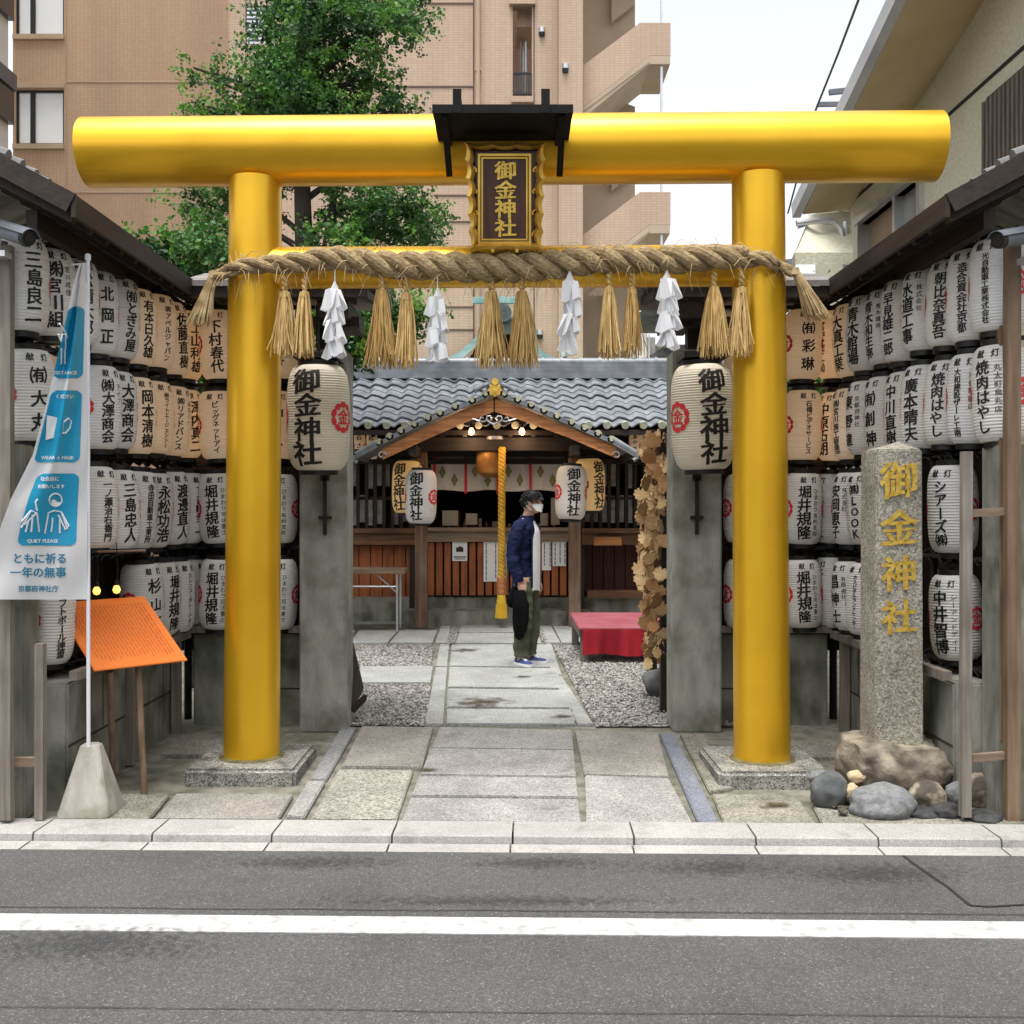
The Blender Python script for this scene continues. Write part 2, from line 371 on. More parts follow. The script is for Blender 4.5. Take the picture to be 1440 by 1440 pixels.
m_stucco = M('cream_stucco', (.55,.525,.40), (.68,.655,.52), sc=30, rough=.95, bump=.8, bsc=60, c3=(.46,.44,.32), sc3=1.1)
m_soffit = M('soffit_board', (.54,.43,.26), (.61,.50,.32), sc=2, rough=.8, c3=(.43,.33,.19), sc3=1.5)
m_gutter = M('gutter_metal', (.46,.50,.56), (.55,.58,.62), sc=3, rough=.4, metal=.2)

# ------------------------------------------------------------------ writing
LEFT_ROWS = {   # row: (steps from the street, main column, side column)
 0: [(0,'三島良二',''),(1,'㈱宮川組','宮川成佳'),(2,'松晴太郎',''),(3,'北岡正',''),(4,'㈲とぎみ屋',''),(5,'有本日久雄',''),(6,'㈱アベルジャパン',''),(7,'佐藤直樹',''),(8,'上山利雄','')],
 1: [(.3,'㈲大丸',''),(3,'㈱大澤商会','ライフ'),(4,'大澤商会',''),(5,'岡本清樹',''),(6,'㈱ライトエージェンシー',''),(7,'㈱リアドバンス','高石三一'),(8,'澤内真二','')],
 2: [(3,'一ノ瀬治右衛門',''),(4,'三島忠人',''),(5,'寺田自動車工業所',''),(6,'永松功浩',''),(7,'渡邊直人',''),(8,'東昌幸一',''),(8.9,'㈱ときわ屋','')],
 3: [(1.1,'ソフトボール連盟',''),(5.4,'杉山正',''),(6.4,'堀井規隆',''),(7.4,'カレンコーポレーション',''),(8.4,'所水妙子','')]}
RIGHT_ROWS = {
 0: [(0,'光自動車工業株式会社',''),(1,'造合資会社京都',''),(2,'朝比奈真吾',''),(3,'水道工事','株式会社'),(4,'早見雄二郎',''),(5,'青木和生弥','青木建装'),(6,'青木館場',''),(7,'大真工業',''),(8,'富宏染工㈱','')],
 1: [(0,'焼肉はやし','丸太町烏丸店'),(1,'大和建設ザーレ工南','京都駅前店'),(2,'焼肉はやし',''),(3,'廣本晴夫',''),(4,'中川直樹',''),(5,'㈲創神',''),(6,'東野達','京都府神社'),(7,'㈱宮川施工管理',''),(8,'中原拓朗','')],
 2: [(1.75,'シアーズ㈱',''),(5,'㈲土居の',''),(6,'㈱LOOK',''),(7,'安岡恵子','株式会社'),(8.3,'ともみ屋','')],
 3: [(1.75,'中井智博','シーアンドディー'),(5,'土田',''),(6,'ホスピタルランドセンター',''),(7,'昌神士','有限会社'),(8.3,'新木妙子','')]}
BACK_LEFT = [('下村春代',''),('ビッグネットアイ',''),('堀井規隆','ひまわり司法書士'),('堀井規隆','ひまわり司法書士')]
BACK_LEFT2 = [('大喜',''),('神人',''),('堀井','ひまわり有料支院'),('堀井規隆','ひまわり司法書士')]
BACK_RIGHT = [('㈲彩琳',''),('石橋ビデオサービス',''),('堀井規隆','ひまわり有料支院'),('堀井規隆','ひまわり司法書士')]
BACK_RIGHT2 = [('',''),('美',''),('',''),('堀井規隆','')]
fc = bpy.data.curves.new('lettering_source', 'FONT'); fo = bpy.data.objects.new('lettering_source', fc); C.objects.link(fo)
fc.resolution_u = 2
GC = {}
def raw(ch, off):
    fc.body = ch; fc.offset = off
    dg = bpy.context.evaluated_depsgraph_get(); dg.update()
    ev = fo.evaluated_get(dg); me = ev.to_mesh()
    vs = [(v.co.x, v.co.y) for v in me.vertices]; fs = [list(p.vertices) for p in me.polygons]
    ev.to_mesh_clear(); return vs, fs
def bb(vs): return min(p[0] for p in vs), max(p[0] for p in vs), min(p[1] for p in vs), max(p[1] for p in vs)
def glyph(ch, cut=.13, fat=True):
    k = (ch, fat)
    if k in GC: return GC[k]
    v1, f1 = raw(ch, 0)
    if not v1: GC[k] = ([], [], 0.5); return GC[k]
    b0 = bb(v1)
    cx = .5 if ord(ch) > 0x2000 else (b0[0]+b0[1])/2
    if ch in 'ー一': cy = .38
    else: cy = .36
    vs = [(x-cx, y-cy) for x, y in v1]
    if ch == 'ー': vs = [(y, -x) for x, y in vs]
    bm = bmesh.new()
    bvs = [bm.verts.new((x, y, 0)) for x, y in vs]
    for f in f1:
        try: bm.faces.new([bvs[i] for i in f])
        except ValueError: pass
    bmesh.ops.remove_doubles(bm, verts=bm.verts, dist=1e-5)
    # thicken the strokes as a loaded brush would: uprights more than level strokes
    mv = {}
    d_ = (.030, .019) if fat else (.007, .005)
    for v in bm.verts:
        ns = []
        for e in v.link_edges:
            if e.is_boundary and len(e.link_faces) == 1:
                q = e.verts[1].co - e.verts[0].co; n_ = Vector((q.y, -q.x, 0)).normalized()
                fcn = e.link_faces[0].calc_center_median() - e.verts[0].co
                if n_.dot(fcn) > 0: n_ = -n_
                ns.append(n_)
        if ns:
            s_ = sum(ns, Vector()); 
            if s_.length > .2:
                s_.normalize(); kk = 1/max(s_.dot(ns[0]), .62); mv[v] = Vector((s_.x*d_[0], s_.y*d_[1], 0))*kk
    for v, q in mv.items(): v.co += q
    for ax in (Vector((1,0,0)), Vector((0,1,0))):
        c = -.52
        while c < .55:
            bmesh.ops.bisect_plane(bm, geom=bm.verts[:]+bm.edges[:]+bm.faces[:], plane_co=ax*c, plane_no=ax); c += cut
    bm.verts.index_update()
    if fat:
        for v in bm.verts:
            q = v.co*5 + Vector((ord(ch) % 97, 0, 0)); v.co.x += .022*noise.noise(q); v.co.y += .022*noise.noise(q + Vector((0,40,0)))
    GC[k] = ([(v.co.x, v.co.y) for v in bm.verts], [[q.index for q in f.verts] for f in bm.faces], b0[1]-b0[0])
    bm.free(); return GC[k]
def put(mb, ch, x, y, s, fn, sx=1., slant=0., fat=True, m=0):
    vs, fs, _ = glyph(ch, fat=fat)
    mb.add([fn(x + a*s*sx, y + b*s + slant*a*s) for a, b in vs], fs, m)
def column(mb, txt, x, top, bot, size, fn, sx=1., slant=.07, rnd=None, m=0, fat=True):
    n = len(txt)
    if not n: return
    pitch = (top-bot)/n
    s = min(size, pitch*1.06)
    for i, ch in enumerate(txt):
        j = rnd.uniform(-.04, .04)*s if rnd else 0
        k = s*(rnd.uniform(.93, 1.07) if rnd else 1)
        put(mb, ch, x + j, top - pitch*(i+.5), k, fn, sx*(min(size/s, 1.25) if s < size else 1), slant, fat, m)
def line(mb, txt, x, y, s, fn, adv=1., fat=True, m=0, center=True):
    ws = []
    for ch in txt:
        if ch == ' ': ws.append(.35); continue
        g = glyph(ch, fat=fat); ws.append((1. if ord(ch) > 0x2000 else g[2]+.09)*adv)
    tot = sum(ws)*s; cx = x - tot/2 if center else x
    for ch, q in zip(txt, ws):
        if ch != ' ': put(mb, ch, cx + q*s/2, y, s, fn, fat=fat, m=m)
        cx += q*s
ALLTXT = '献灯金御神社'+'ともに祈る一年の無事京都府神社庁な会話に願いしますお着用ください0123'+'WEAR A MASKQUIET PLEASEDISTANCE岩さち石あや'
for d in (LEFT_ROWS, RIGHT_ROWS):
    for r_ in d.values():
        for q in r_: ALLTXT += q[1]+q[2]
for l_ in (BACK_LEFT, BACK_LEFT2, BACK_RIGHT, BACK_RIGHT2):
    for q in l_: ALLTXT += q[0]+q[1]
for ch in sorted(set(ALLTXT) - {' '}): glyph(ch); glyph(ch, fat=False)
bpy.data.objects.remove(fo); bpy.data.curves.remove(fc)

# ------------------------------------------------------------------ ground, road, kerb, paving
def struct(name, mb, m, **kw):
    o = mesh(name, mb, m, **kw); o['kind'] = 'structure'; return o
b = MB(); b.poly([(-400,-60,-.30),(400,-60,-.30),(400,600,-.30),(-400,600,-.30)]); struct('ground', b, M('far_ground', (.14,.14,.13), (.2,.2,.19), sc=.5, rough=.95))
b = MB(); b.prism([R(-40,-9,-.2), R(40,-9,-.2), R(40,5.20,-.2), R(-40,5.20,-.2)], (0,0,.1)); struct('road', b, m_asphalt)
b = MB(); b.prism([R(-40,4.20,-.0995), R(40,4.20,-.0995), R(40,4.37,-.0995), R(-40,4.37,-.0995)], (0,0,.0045)); struct('road_line', b, m_line)
b = MB()
def seam(pts, wd):
    for (x0,y0),(x1,y1) in zip(pts, pts[1:]):
        d = Vector((x1-x0, y1-y0)).normalized(); n_ = Vector((-d.y, d.x))*wd/2
        b.poly([(x0-n_.x,y0-n_.y,-.0955),(x1-n_.x,y1-n_.y,-.0955),(x1+n_.x,y1+n_.y,-.0955),(x0+n_.x,y0+n_.y,-.0955)])
rs = random.Random(3)
def gr(u, v): q = P(u, v, 1.68*F/(v-CV)); return q.x, q.y
seam([gr(1270,1204),gr(1300,1226),gr(1333,1248),gr(1364,1274),gr(1390,1276),gr(1440,1273),gr(1600,1270)], .014)
pts = [(x*.25-2.6, 4.50 + rs.uniform(-.006,.006) - x*.25*ROT) for x in range(27)]
seam(pts, .006)
seam([(x*.3-3.2, 3.62+rs.uniform(-.005,.005)-x*.3*ROT) for x in range(24)], .004)
struct('road_seam', b, m_crack)
# kerb blocks: 0.6 m each, sloped gutter plate before them
b = MB(); x = -9.04
while x < 9:
    e = .005
    def kb(x0, x1, prof):
        b.loft([[R(x0, y, z) for y, z in prof], [R(x1, y, z) for y, z in prof]])
    kb(x+e, x+.605-e, [(5.58,-.2),(5.325,-.2),(5.325,-.0965),(5.333,-.062),(5.342,-.056),(5.58,-.056)])
    kb(x+e-.01, x+.605-e-.01, [(5.3235,-.2),(5.205,-.2),(5.205,-.0985),(5.3235,-.0955)])
    x += .605
struct('kerb', b, m_kerb, smooth=30, clean=True)
b = MB()   # mortar bed under the paving, following the ramp
b.poly([R(-12,5.5,-.085), R(12,5.5,-.085), R(12,7.64,-.025), R(-12,7.64,-.025)])
b.poly([R(-12,7.64,-.025), R(12,7.64,-.025), (12,17,-.025), (-12,17,-.025)])
struct('pavement_bed', b, m_joint)
def slab(mb, px, th=.06, lift=0, jit=0, gap=.006):
    ps = [G(u, v) for u, v in px]; c = sum(ps, Vector())/len(ps)
    q = []
    for p in ps:
        d = c - p; d.z = 0; q.append(p + d.normalized()*gap + Vector((0,0,lift)))
    n = len(q)
    mb.prism([p - Vector((0,0,th)) for p in q], (0,0,th))
def paving(name, m, quads, lifts=None):
    b = MB()
    for i, qd in enumerate(quads): slab(b, qd, lift=(i % 3)*.0015)
    return struct(name, b, m, bevel=.006, seg=2)
# entrance ramp
paving('entrance_slabs', m_granite, [
  [(618,1022),(805,1026),(808,1054),(605,1051)], [(605,1052),(808,1055),(811,1092),(590,1089)],
  [(588,1091),(811,1094),(814,1121),(577,1119)], [(576,1121),(814,1123),(818,1156),(564,1154)],
  [(822,1090),(941,1094),(975,1158),(824,1157)], [(402,1148),(433,1098),(458,1098),(428,1150)]])
paving('grey_border_strip', m_border, [[(480,1022),(502,1022),(459,1096),(435,1096)]])
paving('warm_entrance_slabs', m_granite_warm, [
  [(808,1026),(925,1029),(941,1092),(821,1089)], [(508,1021),(610,1022),(594,1079),(480,1078)],
  [(215,1152),(247,1116),(414,1117),(392,1153)]])
paving('yellow_entrance_slabs', m_granite_gold, [[(476,1081),(582,1082),(558,1153),(436,1152)]])
paving('blue_border_strips', m_blue_stone, [[(927,1030),(948,1030),(1013,1160),(983,1159)]])
paving('side_paving', m_pave_edge, [[(1018,1160),(1000,1116),(1120,1117),(1150,1160)], [(956,1032),(990,1032),(1030,1108),(998,1114)],
  [(1155,1160),(1140,1130),(1430,1132),(1440,1162)], [(60,1155),(110,1115),(240,1117),(210,1153)],
  [(1040,1040),(1170,1042),(1180,1065),(1040,1065)], [(245,1040),(310,1038),(310,1062),(225,1062)]])
# path inside
paving('path', m_flag, [
  [(627,1017),(628,996),(806,997),(810,1018)], [(629,968),(795,970),(805,995),(628,994)],
  [(632,938),(783,940),(794,968),(629,966)], [(635,906),(770,906),(782,938),(632,936)],
  [(597,1018),(613,938),(629,938),(623,1018)], [(613,937),(619,906),(632,906),(629,937)],
  [(835,1018),(790,950),(776,950),(812,1018)], [(790,949),(775,905),(767,905),(775,949)],
  [(500,960),(506,937),(610,936),(606,960)],
  [(492,904),(505,886),(560,886),(545,904)], [(547,904),(562,886),(616,886),(608,904)], [(612,904),(620,880),(634,880),(628,904)],
  [(640,904),(645,890),(757,890),(762,904)], [(645,889),(648,876),(752,876),(756,889)],
  [(768,904),(760,880),(775,880),(788,904)], [(790,904),(777,880),(850,880),(880,904)], [(882,904),(852,880),(950,880),(960,904)],
  [(464,904),(480,886),(500,886),(487,904)], [(760,879),(757,868),(990,868),(1000,879)],
  [(500,868),(640,868),(640,875),(480,875)], [(642,868),(756,868),(758,875),(642,875)]])
# gravel: countless pebbles
m_peb = M('gravel', (.11,.11,.10), (.39,.375,.35), sc=24, rough=.9, lo=.38, hi=.62)
b = MB(); rs = random.Random(5)
def inpoly(x, y, pg):
    r = False; j = len(pg)-1
    for i in range(len(pg)):
        if (pg[i][1] > y) != (pg[j][1] > y) and x < (pg[j][0]-pg[i][0])*(y-pg[i][1])/(pg[j][1]-pg[i][1])+pg[i][0]: r = not r
        j = i
    return r
for px, dens in (([(490,1018),(497,962),(606,962),(599,1018)], 2300), ([(495,936),(505,907),(610,907),(606,936)], 2300),
                 ([(838,1019),(778,907),(1010,907),(1040,1019)], 2000), ([(625,904),(636,881),(646,881),(640,904)], 2000), ([(764,904),(757,881),(762,881),(770,904)], 2000)):
    pg = [(p.x, p.y) for p in (G(*q) for q in px)]
    x0, x1 = min(p[0] for p in pg), max(p[0] for p in pg); y0, y1 = min(p[1] for p in pg), max(p[1] for p in pg)
    b.poly([(p[0], p[1], -.012) for p in pg])
    for _ in range(int(dens*(x1-x0)*(y1-y0))):
        x, y = rs.uniform(x0,x1), rs.uniform(y0,y1)
        if not inpoly(x, y, pg): continue
        r = rs.uniform(.009,.019); a = rs.uniform(0,6.28); h = r*rs.uniform(.5,.9); z = rs.uniform(-.012, .004)
        q = [(x+r*math.cos(a+k*1.5708)*rs.uniform(.7,1.1), y+r*math.sin(a+k*1.5708)*rs.uniform(.7,1.1), z+rs.uniform(-.004,.004)) for k in range(4)]
        b.add([(x,y,z+h),(x,y,z-h)]+q, [(0,2,3),(0,3,4),(0,4,5),(0,5,2),(1,3,2),(1,4,3),(1,5,4),(1,2,5)])
o = mesh('gravel', b, m_peb, smooth=0); o['kind'] = 'stuff'
# damp patches soaking the flagstones, fading at their edge
m_damp = bpy.data.materials.new('damp_stain'); m_damp.use_nodes = True; t_ = m_damp.node_tree; p_ = t_.nodes['Principled BSDF']; p_.inputs['Base Color'].default_value = (.045,.036,.016,1); p_.inputs['Roughness'].default_value = .5
tc_ = nn(t_, 'ShaderNodeTexCoord'); sb_ = nn(t_, 'ShaderNodeVectorMath', operation='SUBTRACT'); sb_.inputs[1].default_value = (.5,.5,.5); t_.links.new(tc_.outputs['Generated'], sb_.inputs[0])
ml_ = nn(t_, 'ShaderNodeVectorMath', operation='MULTIPLY'); ml_.inputs[1].default_value = (2,2,0); t_.links.new(sb_.outputs[0], ml_.inputs[0])
ln_ = nn(t_, 'ShaderNodeVectorMath', operation='LENGTH'); t_.links.new(ml_.outputs[0], ln_.inputs[0])
ns_ = nn(t_, 'ShaderNodeTexNoise'); ns_.inputs['Scale'].default_value = 9; ns_.inputs['Detail'].default_value = 8; t_.links.new(tc_.outputs['Object'], ns_.inputs['Vector'])
ad_ = nn(t_, 'ShaderNodeMath', operation='MULTIPLY_ADD'); ad_.inputs[1].default_value = 2.2; t_.links.new(ns_.outputs['Fac'], ad_.inputs[0]); t_.links.new(ln_.outputs['Value'], ad_.inputs[2])
mr_ = nn(t_, 'ShaderNodeMapRange'); mr_.inputs['From Min'].default_value = 1.15; mr_.inputs['From Max'].default_value = 1.75; mr_.inputs['To Min'].default_value = .85; mr_.inputs['To Max'].default_value = 0; t_.links.new(ad_.outputs[0], mr_.inputs[0])
tp_ = nn(t_, 'ShaderNodeBsdfTransparent'); mx_ = nn(t_, 'ShaderNodeMixShader'); t_.links.new(mr_.outputs[0], mx_.inputs[0]); t_.links.new(tp_.outputs[0], mx_.inputs[1]); t_.links.new(p_.outputs[0], mx_.inputs[2]); t_.links.new(mx_.outputs[0], t_.nodes['Material Output'].inputs[0])
for u, v, ru, rv in ((680,989,62,11),(790,1009,26,5),(655,915,40,4),(735,953,20,3.5),(600,1085,22,6),(1090,1135,30,9)):
    b = MB(); b.poly([Vector((p.x, p.y, p.z+.0085)) for p in (G(u-ru,v+rv),G(u+ru,v+rv),G(u+ru,v-rv),G(u-ru,v-rv))]); struct('damp_patch', b, m_damp, smooth=0)
m_wet = m_damp.copy(); m_wet.name = 'wet_asphalt'; m_wet.node_tree.nodes['Principled BSDF'].inputs['Base Color'].default_value = (.03,.03,.032,1); m_wet.node_tree.nodes['Principled BSDF'].inputs['Roughness'].default_value = .7; [setattr(q.inputs['Scale'], 'default_value', 26) for q in m_wet.node_tree.nodes if q.type == 'TEX_NOISE']; [setattr(q.inputs['To Min'], 'default_value', .45) for q in m_wet.node_tree.nodes if q.type == 'MAP_RANGE']
for u, v, ru, rv in ((440,1214,190,15),(760,1214,170,14),(1010,1222,200,20),(1225,1230,180,24),(150,1330,220,40),(700,1268,400,12)):
    b = MB(); b.poly([(x, y, -.0945) for x, y in (gr(u-ru,v+rv),gr(u+ru,v+rv),gr(u+ru,v-rv),gr(u-ru,v-rv))]); struct('road_stain', b, m_wet, smooth=0)
# unseen houses across the street, behind the viewer, added to shade the front faces
b = MB(); b.box(-30,-9,-13,-8.2,-.2,5.5); b.box(-8.9,3.5,-13,-8.5,-.2,4.6); b.box(3.7,30,-13,-8.0,-.2,6.5); struct('shading_facades', b, M('grey_facade', (.42,.40,.37), (.52,.50,.46), sc=.7, rough=.9))

# ------------------------------------------------------------------ far buildings
m_tan = brickmat('tan_tile', (.455,.295,.18), (.50,.335,.21), (.38,.26,.17), .10, .05, ms=.16, bump=.15, blotch=.10)
m_tan2 = brickmat('pale_tan_tile', (.465,.325,.225), (.505,.36,.255), (.40,.29,.21), .10, .05, ms=.16, bump=.15, blotch=.09)
m_tanp = M('tan_concrete', (.435,.31,.215), (.485,.355,.25), sc=2, rough=.85, c3=(.40,.30,.22), sc3=.9)
m_tansh = M('tan_soffit', (.42,.33,.24), (.48,.38,.28), sc=2, rough=.9)
apt = thing('apartment_building', 'tall tan tiled apartment block with open stair landings behind the golden gate', 'building', P(500, 715, 22)*1.0)
YW, YC = 27.0, 20.5
def rect(mb, u0, u1, v0, v1, Y, dep):       # block whose front face covers a pixel rectangle at depth Y
    a, c = P(u0, v1, Y), P(u1, v0, Y)
    mb.box(a.x, c.x, Y, Y+dep, a.z, c.z)
def face_holes(mb, u0, u1, v0, v1, Y, dep, holes):
    """front wall with openings: cut into strips"""
    us = sorted({u0, u1, *[h[0] for h in holes], *[h[1] for h in holes]}); vs_ = sorted({v0, v1, *[h[2] for h in holes], *[h[3] for h in holes]})
    for ua, ub in zip(us, us[1:]):
        run = None
        for va, vb in zip(vs_, vs_[1:]):
            hole = any(h[0] <= ua and ub <= h[1] and h[2] <= va and vb <= h[3] for h in holes)
            if not hole:
                if run: run[1] = vb
                else: run = [va, vb]
            if hole and run: rect(mb, ua, ub, run[0], run[1], Y, dep); run = None
        if run: rect(mb, ua, ub, run[0], run[1], Y, dep)
b = MB(); wins = [(22,90,-40,49),(22,90,126,203),(22,90,280,357)]
face_holes(b, 18, 324, -420, 760, YW, .35, wins)
mesh('wing_wall', b, m_tan, apt)
b = MB()
for u0,u1,v0,v1 in wins:
    a, c = P(u0-3, v1+7, YW), P(u1+1, v1+.2, YW); b.box(a.x, c.x, YW-.07, YW+.1, a.z, c.z)
    a, c = P(u0-3, v0-2, YW), P(u1+1, v0-8, YW); b.box(a.x, c.x, YW-.04, YW-.002, a.z, c.z)
for v in (115, 270, 425): 
    a, c = P(92, v+1.2, YW), P(322, v-1.2, YW); b.box(a.x, c.x, YW-.012, YW-.002, a.z, c.z)
a, c = P(91, 760, YW), P(93, -300, YW); b.box(a.x, c.x, YW-.016, YW-.002, a.z, c.z)
mesh('wall_trim', b, m_tanp, apt)
for i, (u0,u1,v0,v1) in enumerate(wins):
    a, c = P(u0, v1, YW), P(u1, v0, YW); b = MB(); t = .05
    xm = a.x + (c.x-a.x)*.33
    for x0,x1,z0,z1 in ((a.x,c.x,c.z-t,c.z),(a.x,c.x,a.z,a.z+t),(a.x,a.x+t,a.z+t,c.z-t),(c.x-t,c.x,a.z+t,c.z-t),(xm-.06,xm+.06,a.z+t,c.z-t)):
        b.box(x0,x1,YW+.06,YW+.16,z0,z1)
    fr = mesh('window', b, m_frame, apt)
    b = MB(); b.box(a.x+t,c.x-t,YW+.10,YW+.12,a.z+t,c.z-t); mesh('pane', b, m_blind, fr)
b = MB(); slot = [(721,748,5,135)]
face_holes(b, 322, 820, -420, 760, YC, .3, slot + [(345,385,8,62)])
rect(b, 718, 752, -30, 200, YC+1.5, .2)
mesh('tower_wall', b, m_tan2, apt)
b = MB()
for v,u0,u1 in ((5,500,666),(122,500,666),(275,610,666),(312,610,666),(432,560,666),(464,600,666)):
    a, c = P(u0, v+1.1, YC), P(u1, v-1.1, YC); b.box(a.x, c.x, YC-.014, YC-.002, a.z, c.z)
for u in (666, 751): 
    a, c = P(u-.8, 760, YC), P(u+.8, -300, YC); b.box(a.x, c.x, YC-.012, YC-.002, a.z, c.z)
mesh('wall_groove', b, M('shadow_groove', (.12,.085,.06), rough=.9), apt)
b = MB(); rect(b, 786, 819.5, -420, 760, YC-.25, .248); rect(b, 716, 753, -8, 5, YC-.1, .098); rect(b, 719, 750, 135, 143, YC-.08, .078)
rect(b, 727, 748, 5, 38, YC+.3, 1.0)
mesh('pilaster', b, m_tan2, apt)
b = MB(); a, c = P(722, 134, YC), P(747, 103, YC)
for z in (c.z, a.z+.03): b.box(a.x, c.x, YC-.02, YC+.02, z-.02, z+.02)
for k in range(8):
    x = a.x + (c.x-a.x)*k/7; b.box(x-.011, x+.011, YC-.012, YC+.012, a.z, c.z)
mesh('balcony_railing', b, m_frame, apt)
b = MB(); q0, q1 = P(736, 36, YC+.9), P(736, 135, YC+.9); b.cyl(q0, q1, .07, seg=12); mesh('drain_pipe', b, m_alu, apt)
b = MB(); a, c = P(345, 62, YC), P(385, 8, YC); b.box(a.x, c.x, YC+.1, YC+.14, a.z, c.z)
for k in range(9): 
    z = a.z + (c.z-a.z)*(k+.5)/9; b.box(a.x+.02, c.x-.02, YC+.03, YC+.098, z-.02, z+.02)
mesh('louvred_window', b, m_alu, apt)
for u, v in ((762,46),(795,97),(759,471),(793,502)):
    b = MB(); p = P(u, v, YC - (.26 if u > 780 else .01)); b.cyl(p + Vector((0,0,.09)), p - Vector((0,0,.0)), .065, seg=14); b.cyl(p - Vector((0,0,.001)), p - Vector((0,0,.07)), .06, .05, seg=14, m=1)
    mesh('wall_lamp', b, [m_alu, m_frame], apt)
b = MB()
for u in (672, 512):
    q0, q1 = P(u, 760, YC-.06), P(u, -300, YC-.06); b.cyl(q0, q1, .045, seg=10)
    for k in range(9): z = q0.z + (q1.z-q0.z)*k/8; b.box(q0.x-.06, q0.x+.06, YC-.08, YC-.002, z-.02, z+.02)
mesh('downpipe', b, m_tanp, apt)
# open stair: parapets climb to a landing on each floor
for k in range(-2, 4):
    dv = 238*k
    def S(u, v): return P(u, v+dv, YC)
    b = MB(); b.prism([S(820,150), S(913,78), S(943,78), S(943,32), S(900,32), S(820,92)], (0,.16,0)); mesh('stair_parapet', b, m_tan2, apt)
    b = MB(); b.prism([S(820,166), S(913,90), S(942.5,90), S(942.5,78.3), S(913.2,78.3), S(820,150.3)], (0,1.5,0))
    b.prism([S(820,157), S(913,88), S(913,78.6), S(820,150.6)], (0,-.012,0))
    mesh('stair_slab', b, m_tansh, apt)
    b = MB(); 
    for u_ in (931,):
        p0, p1 = S(u_, 32), S(u_, -148); b.bar((p0.x, YC+.08, p0.z), (p1.x, YC+.08, p1.z), .045, .045)
    mesh('stair_post', b, m_alu, apt)
    b = MB(); q = 1.52
    b.prism([P(860,30+dv,YC+q), P(893,4+dv,YC+q), P(893,-88+dv,YC+q), P(860,-100+dv,YC+q)], (0,.14,0))
    b.prism([P(780,120+dv,YC+q+.2), P(893,40+dv,YC+q+.2), P(893,-60+dv,YC+q+.2), P(780,-60+dv,YC+q+.2)], (0,.14,0))
    mesh('stair_wall', b, m_tansh, apt)
b = MB(); rect(b, 820.5, 862, -700, 760, YC+3.3, .2); mesh('core_wall', b, m_tansh, apt)
b = MB(); x0 = P(18,0,YW).x; b.box(x0, P(322,0,YC).x-.01, YW+.36, YW+9, 0, 24); b.box(P(322,0,YC).x+.01, P(820,0,YC).x-.4, YC+2.5, YW+9, 0, 26); mesh('core', b, m_tanp, apt)

wb = thing('office_building', 'pale building with dark window bands at the far left edge', 'building', (-13, 20, 0))
b = MB(); b.box(-20, -11.35, 12, 24.1, 0, 22); mesh('wall', b, m_whitewall, wb)
b = MB(); g2 = MB()
for k in range(8):
    z = 3.2 + k*2.35
    b.box(-11.348, -11.22, 12, 24.12, z, z+.75); g2.box(-11.348, -11.17, 12, 24.14, z+.76, z+1.12)
mesh('window_band', b, m_glass_d, wb); mesh('spandrel_trim', g2, m_grey_metal, wb)

# cream house at the right
hs_ = thing('stucco_house', 'cream stucco house with deep eave, brown window and slatted shutter on the right', 'house', (5, 10, 0))
XH = 4.0
def onx(u, v, X=XH):
    Y = X*F/(u-CU); return Vector((X, Y, CZ-(v-CV)/F*Y))
b = MB()
wy0, wy1 = onx(1300,0).y, onx(1209,0).y
zt, zb = 4.82, 3.6
for y0,y1,z0,z1 in ((5.0, wy0, 0, 6.9),(wy1, 14.0, 0, 6.4),(wy0, wy1, 0, zb),(wy0, wy1, zt, 6.6)):
    b.box(XH, XH+.25, y0, y1, z0, z1)
b.box(XH+.25, XH+6, 13.85, 14, 0, 6.2); b.box(XH+.25, XH+6, 5, 5.2, 0, 6.6)
mesh('wall', b, m_stucco, hs_)
b = MB(); b.box(XH-.012, XH-.002, 5, 14, 5.155, 5.185); mesh('wall_seam', b, m_crack, hs_)
b = MB(); y0, y1 = wy1, wy0
# opening wound from near (y1) to far (y0)
b.box(XH-.05, XH+.18, wy0+.0, wy0+.09, zb, zt); b.box(XH-.05, XH+.18, wy1-.07, wy1, zb, zt); b.box(XH-.07, XH+.2, wy0-.04, wy1+.04, zt-.0, zt+.06); b.box(XH-.02, XH+.15, wy0+.75, wy0+.82, zb, zt-.002); b.box(XH-.06, XH+.2, wy0-.04, wy1+.04, zb-.05, zb)
fr = mesh('window', b, m_alu, hs_)
b = MB(); b.box(XH+.08, XH+.1, wy0+.82, wy1-.07, zb, zt); b2 = MB(); b2.box(XH+.08, XH+.1, wy0+.09, wy0+.75, zb, zt); mesh('pane', b, M('brown_blind', (.26,.18,.12), (.32,.23,.15), sc=2, rough=.4), fr); mesh('pane', b2, M('grey_glass', (.22,.22,.21), (.3,.3,.28), sc=1, rough=.2), fr)
# soffit, a raking eave
A = [Vector((3.2, 6.6, 6.28)), Vector((3.2, 8.62, 5.69)), Vector((3.2, 11.68, 4.80)), Vector((4.0, 12.6, 5.10)), Vector((4.0, 9.0, 5.87)), Vector((4.0, 6.6, 6.38))]
b = MB(); b.prism([A[0],A[1],A[2],A[3],A[4],A[5]], (0,0,.10)); mesh('eave_soffit', b, m_soffit, hs_)
b = MB(); b.prism([p + Vector((0,0,.101)) for p in A], (0,0,.12)); b.prism([Vector((4.0,6.6,6.5)), Vector((4.0,9.,5.98)), Vector((4.,12.6,5.22)), Vector((9.,12.6,7.2)), Vector((9.,6.6,8.2))], (0,0,.12)); mesh('roof', b, m_old_tile, hs_)
b = MB(); b.bar(A[0]+Vector((-.05,0,.06)), A[2]+Vector((-.05,0.1,.06)), .09, .16); mesh('gutter', b, m_gutter, hs_)
b = MB()
L_ = [(1243,253,4.0),(1195,294,4.0)]
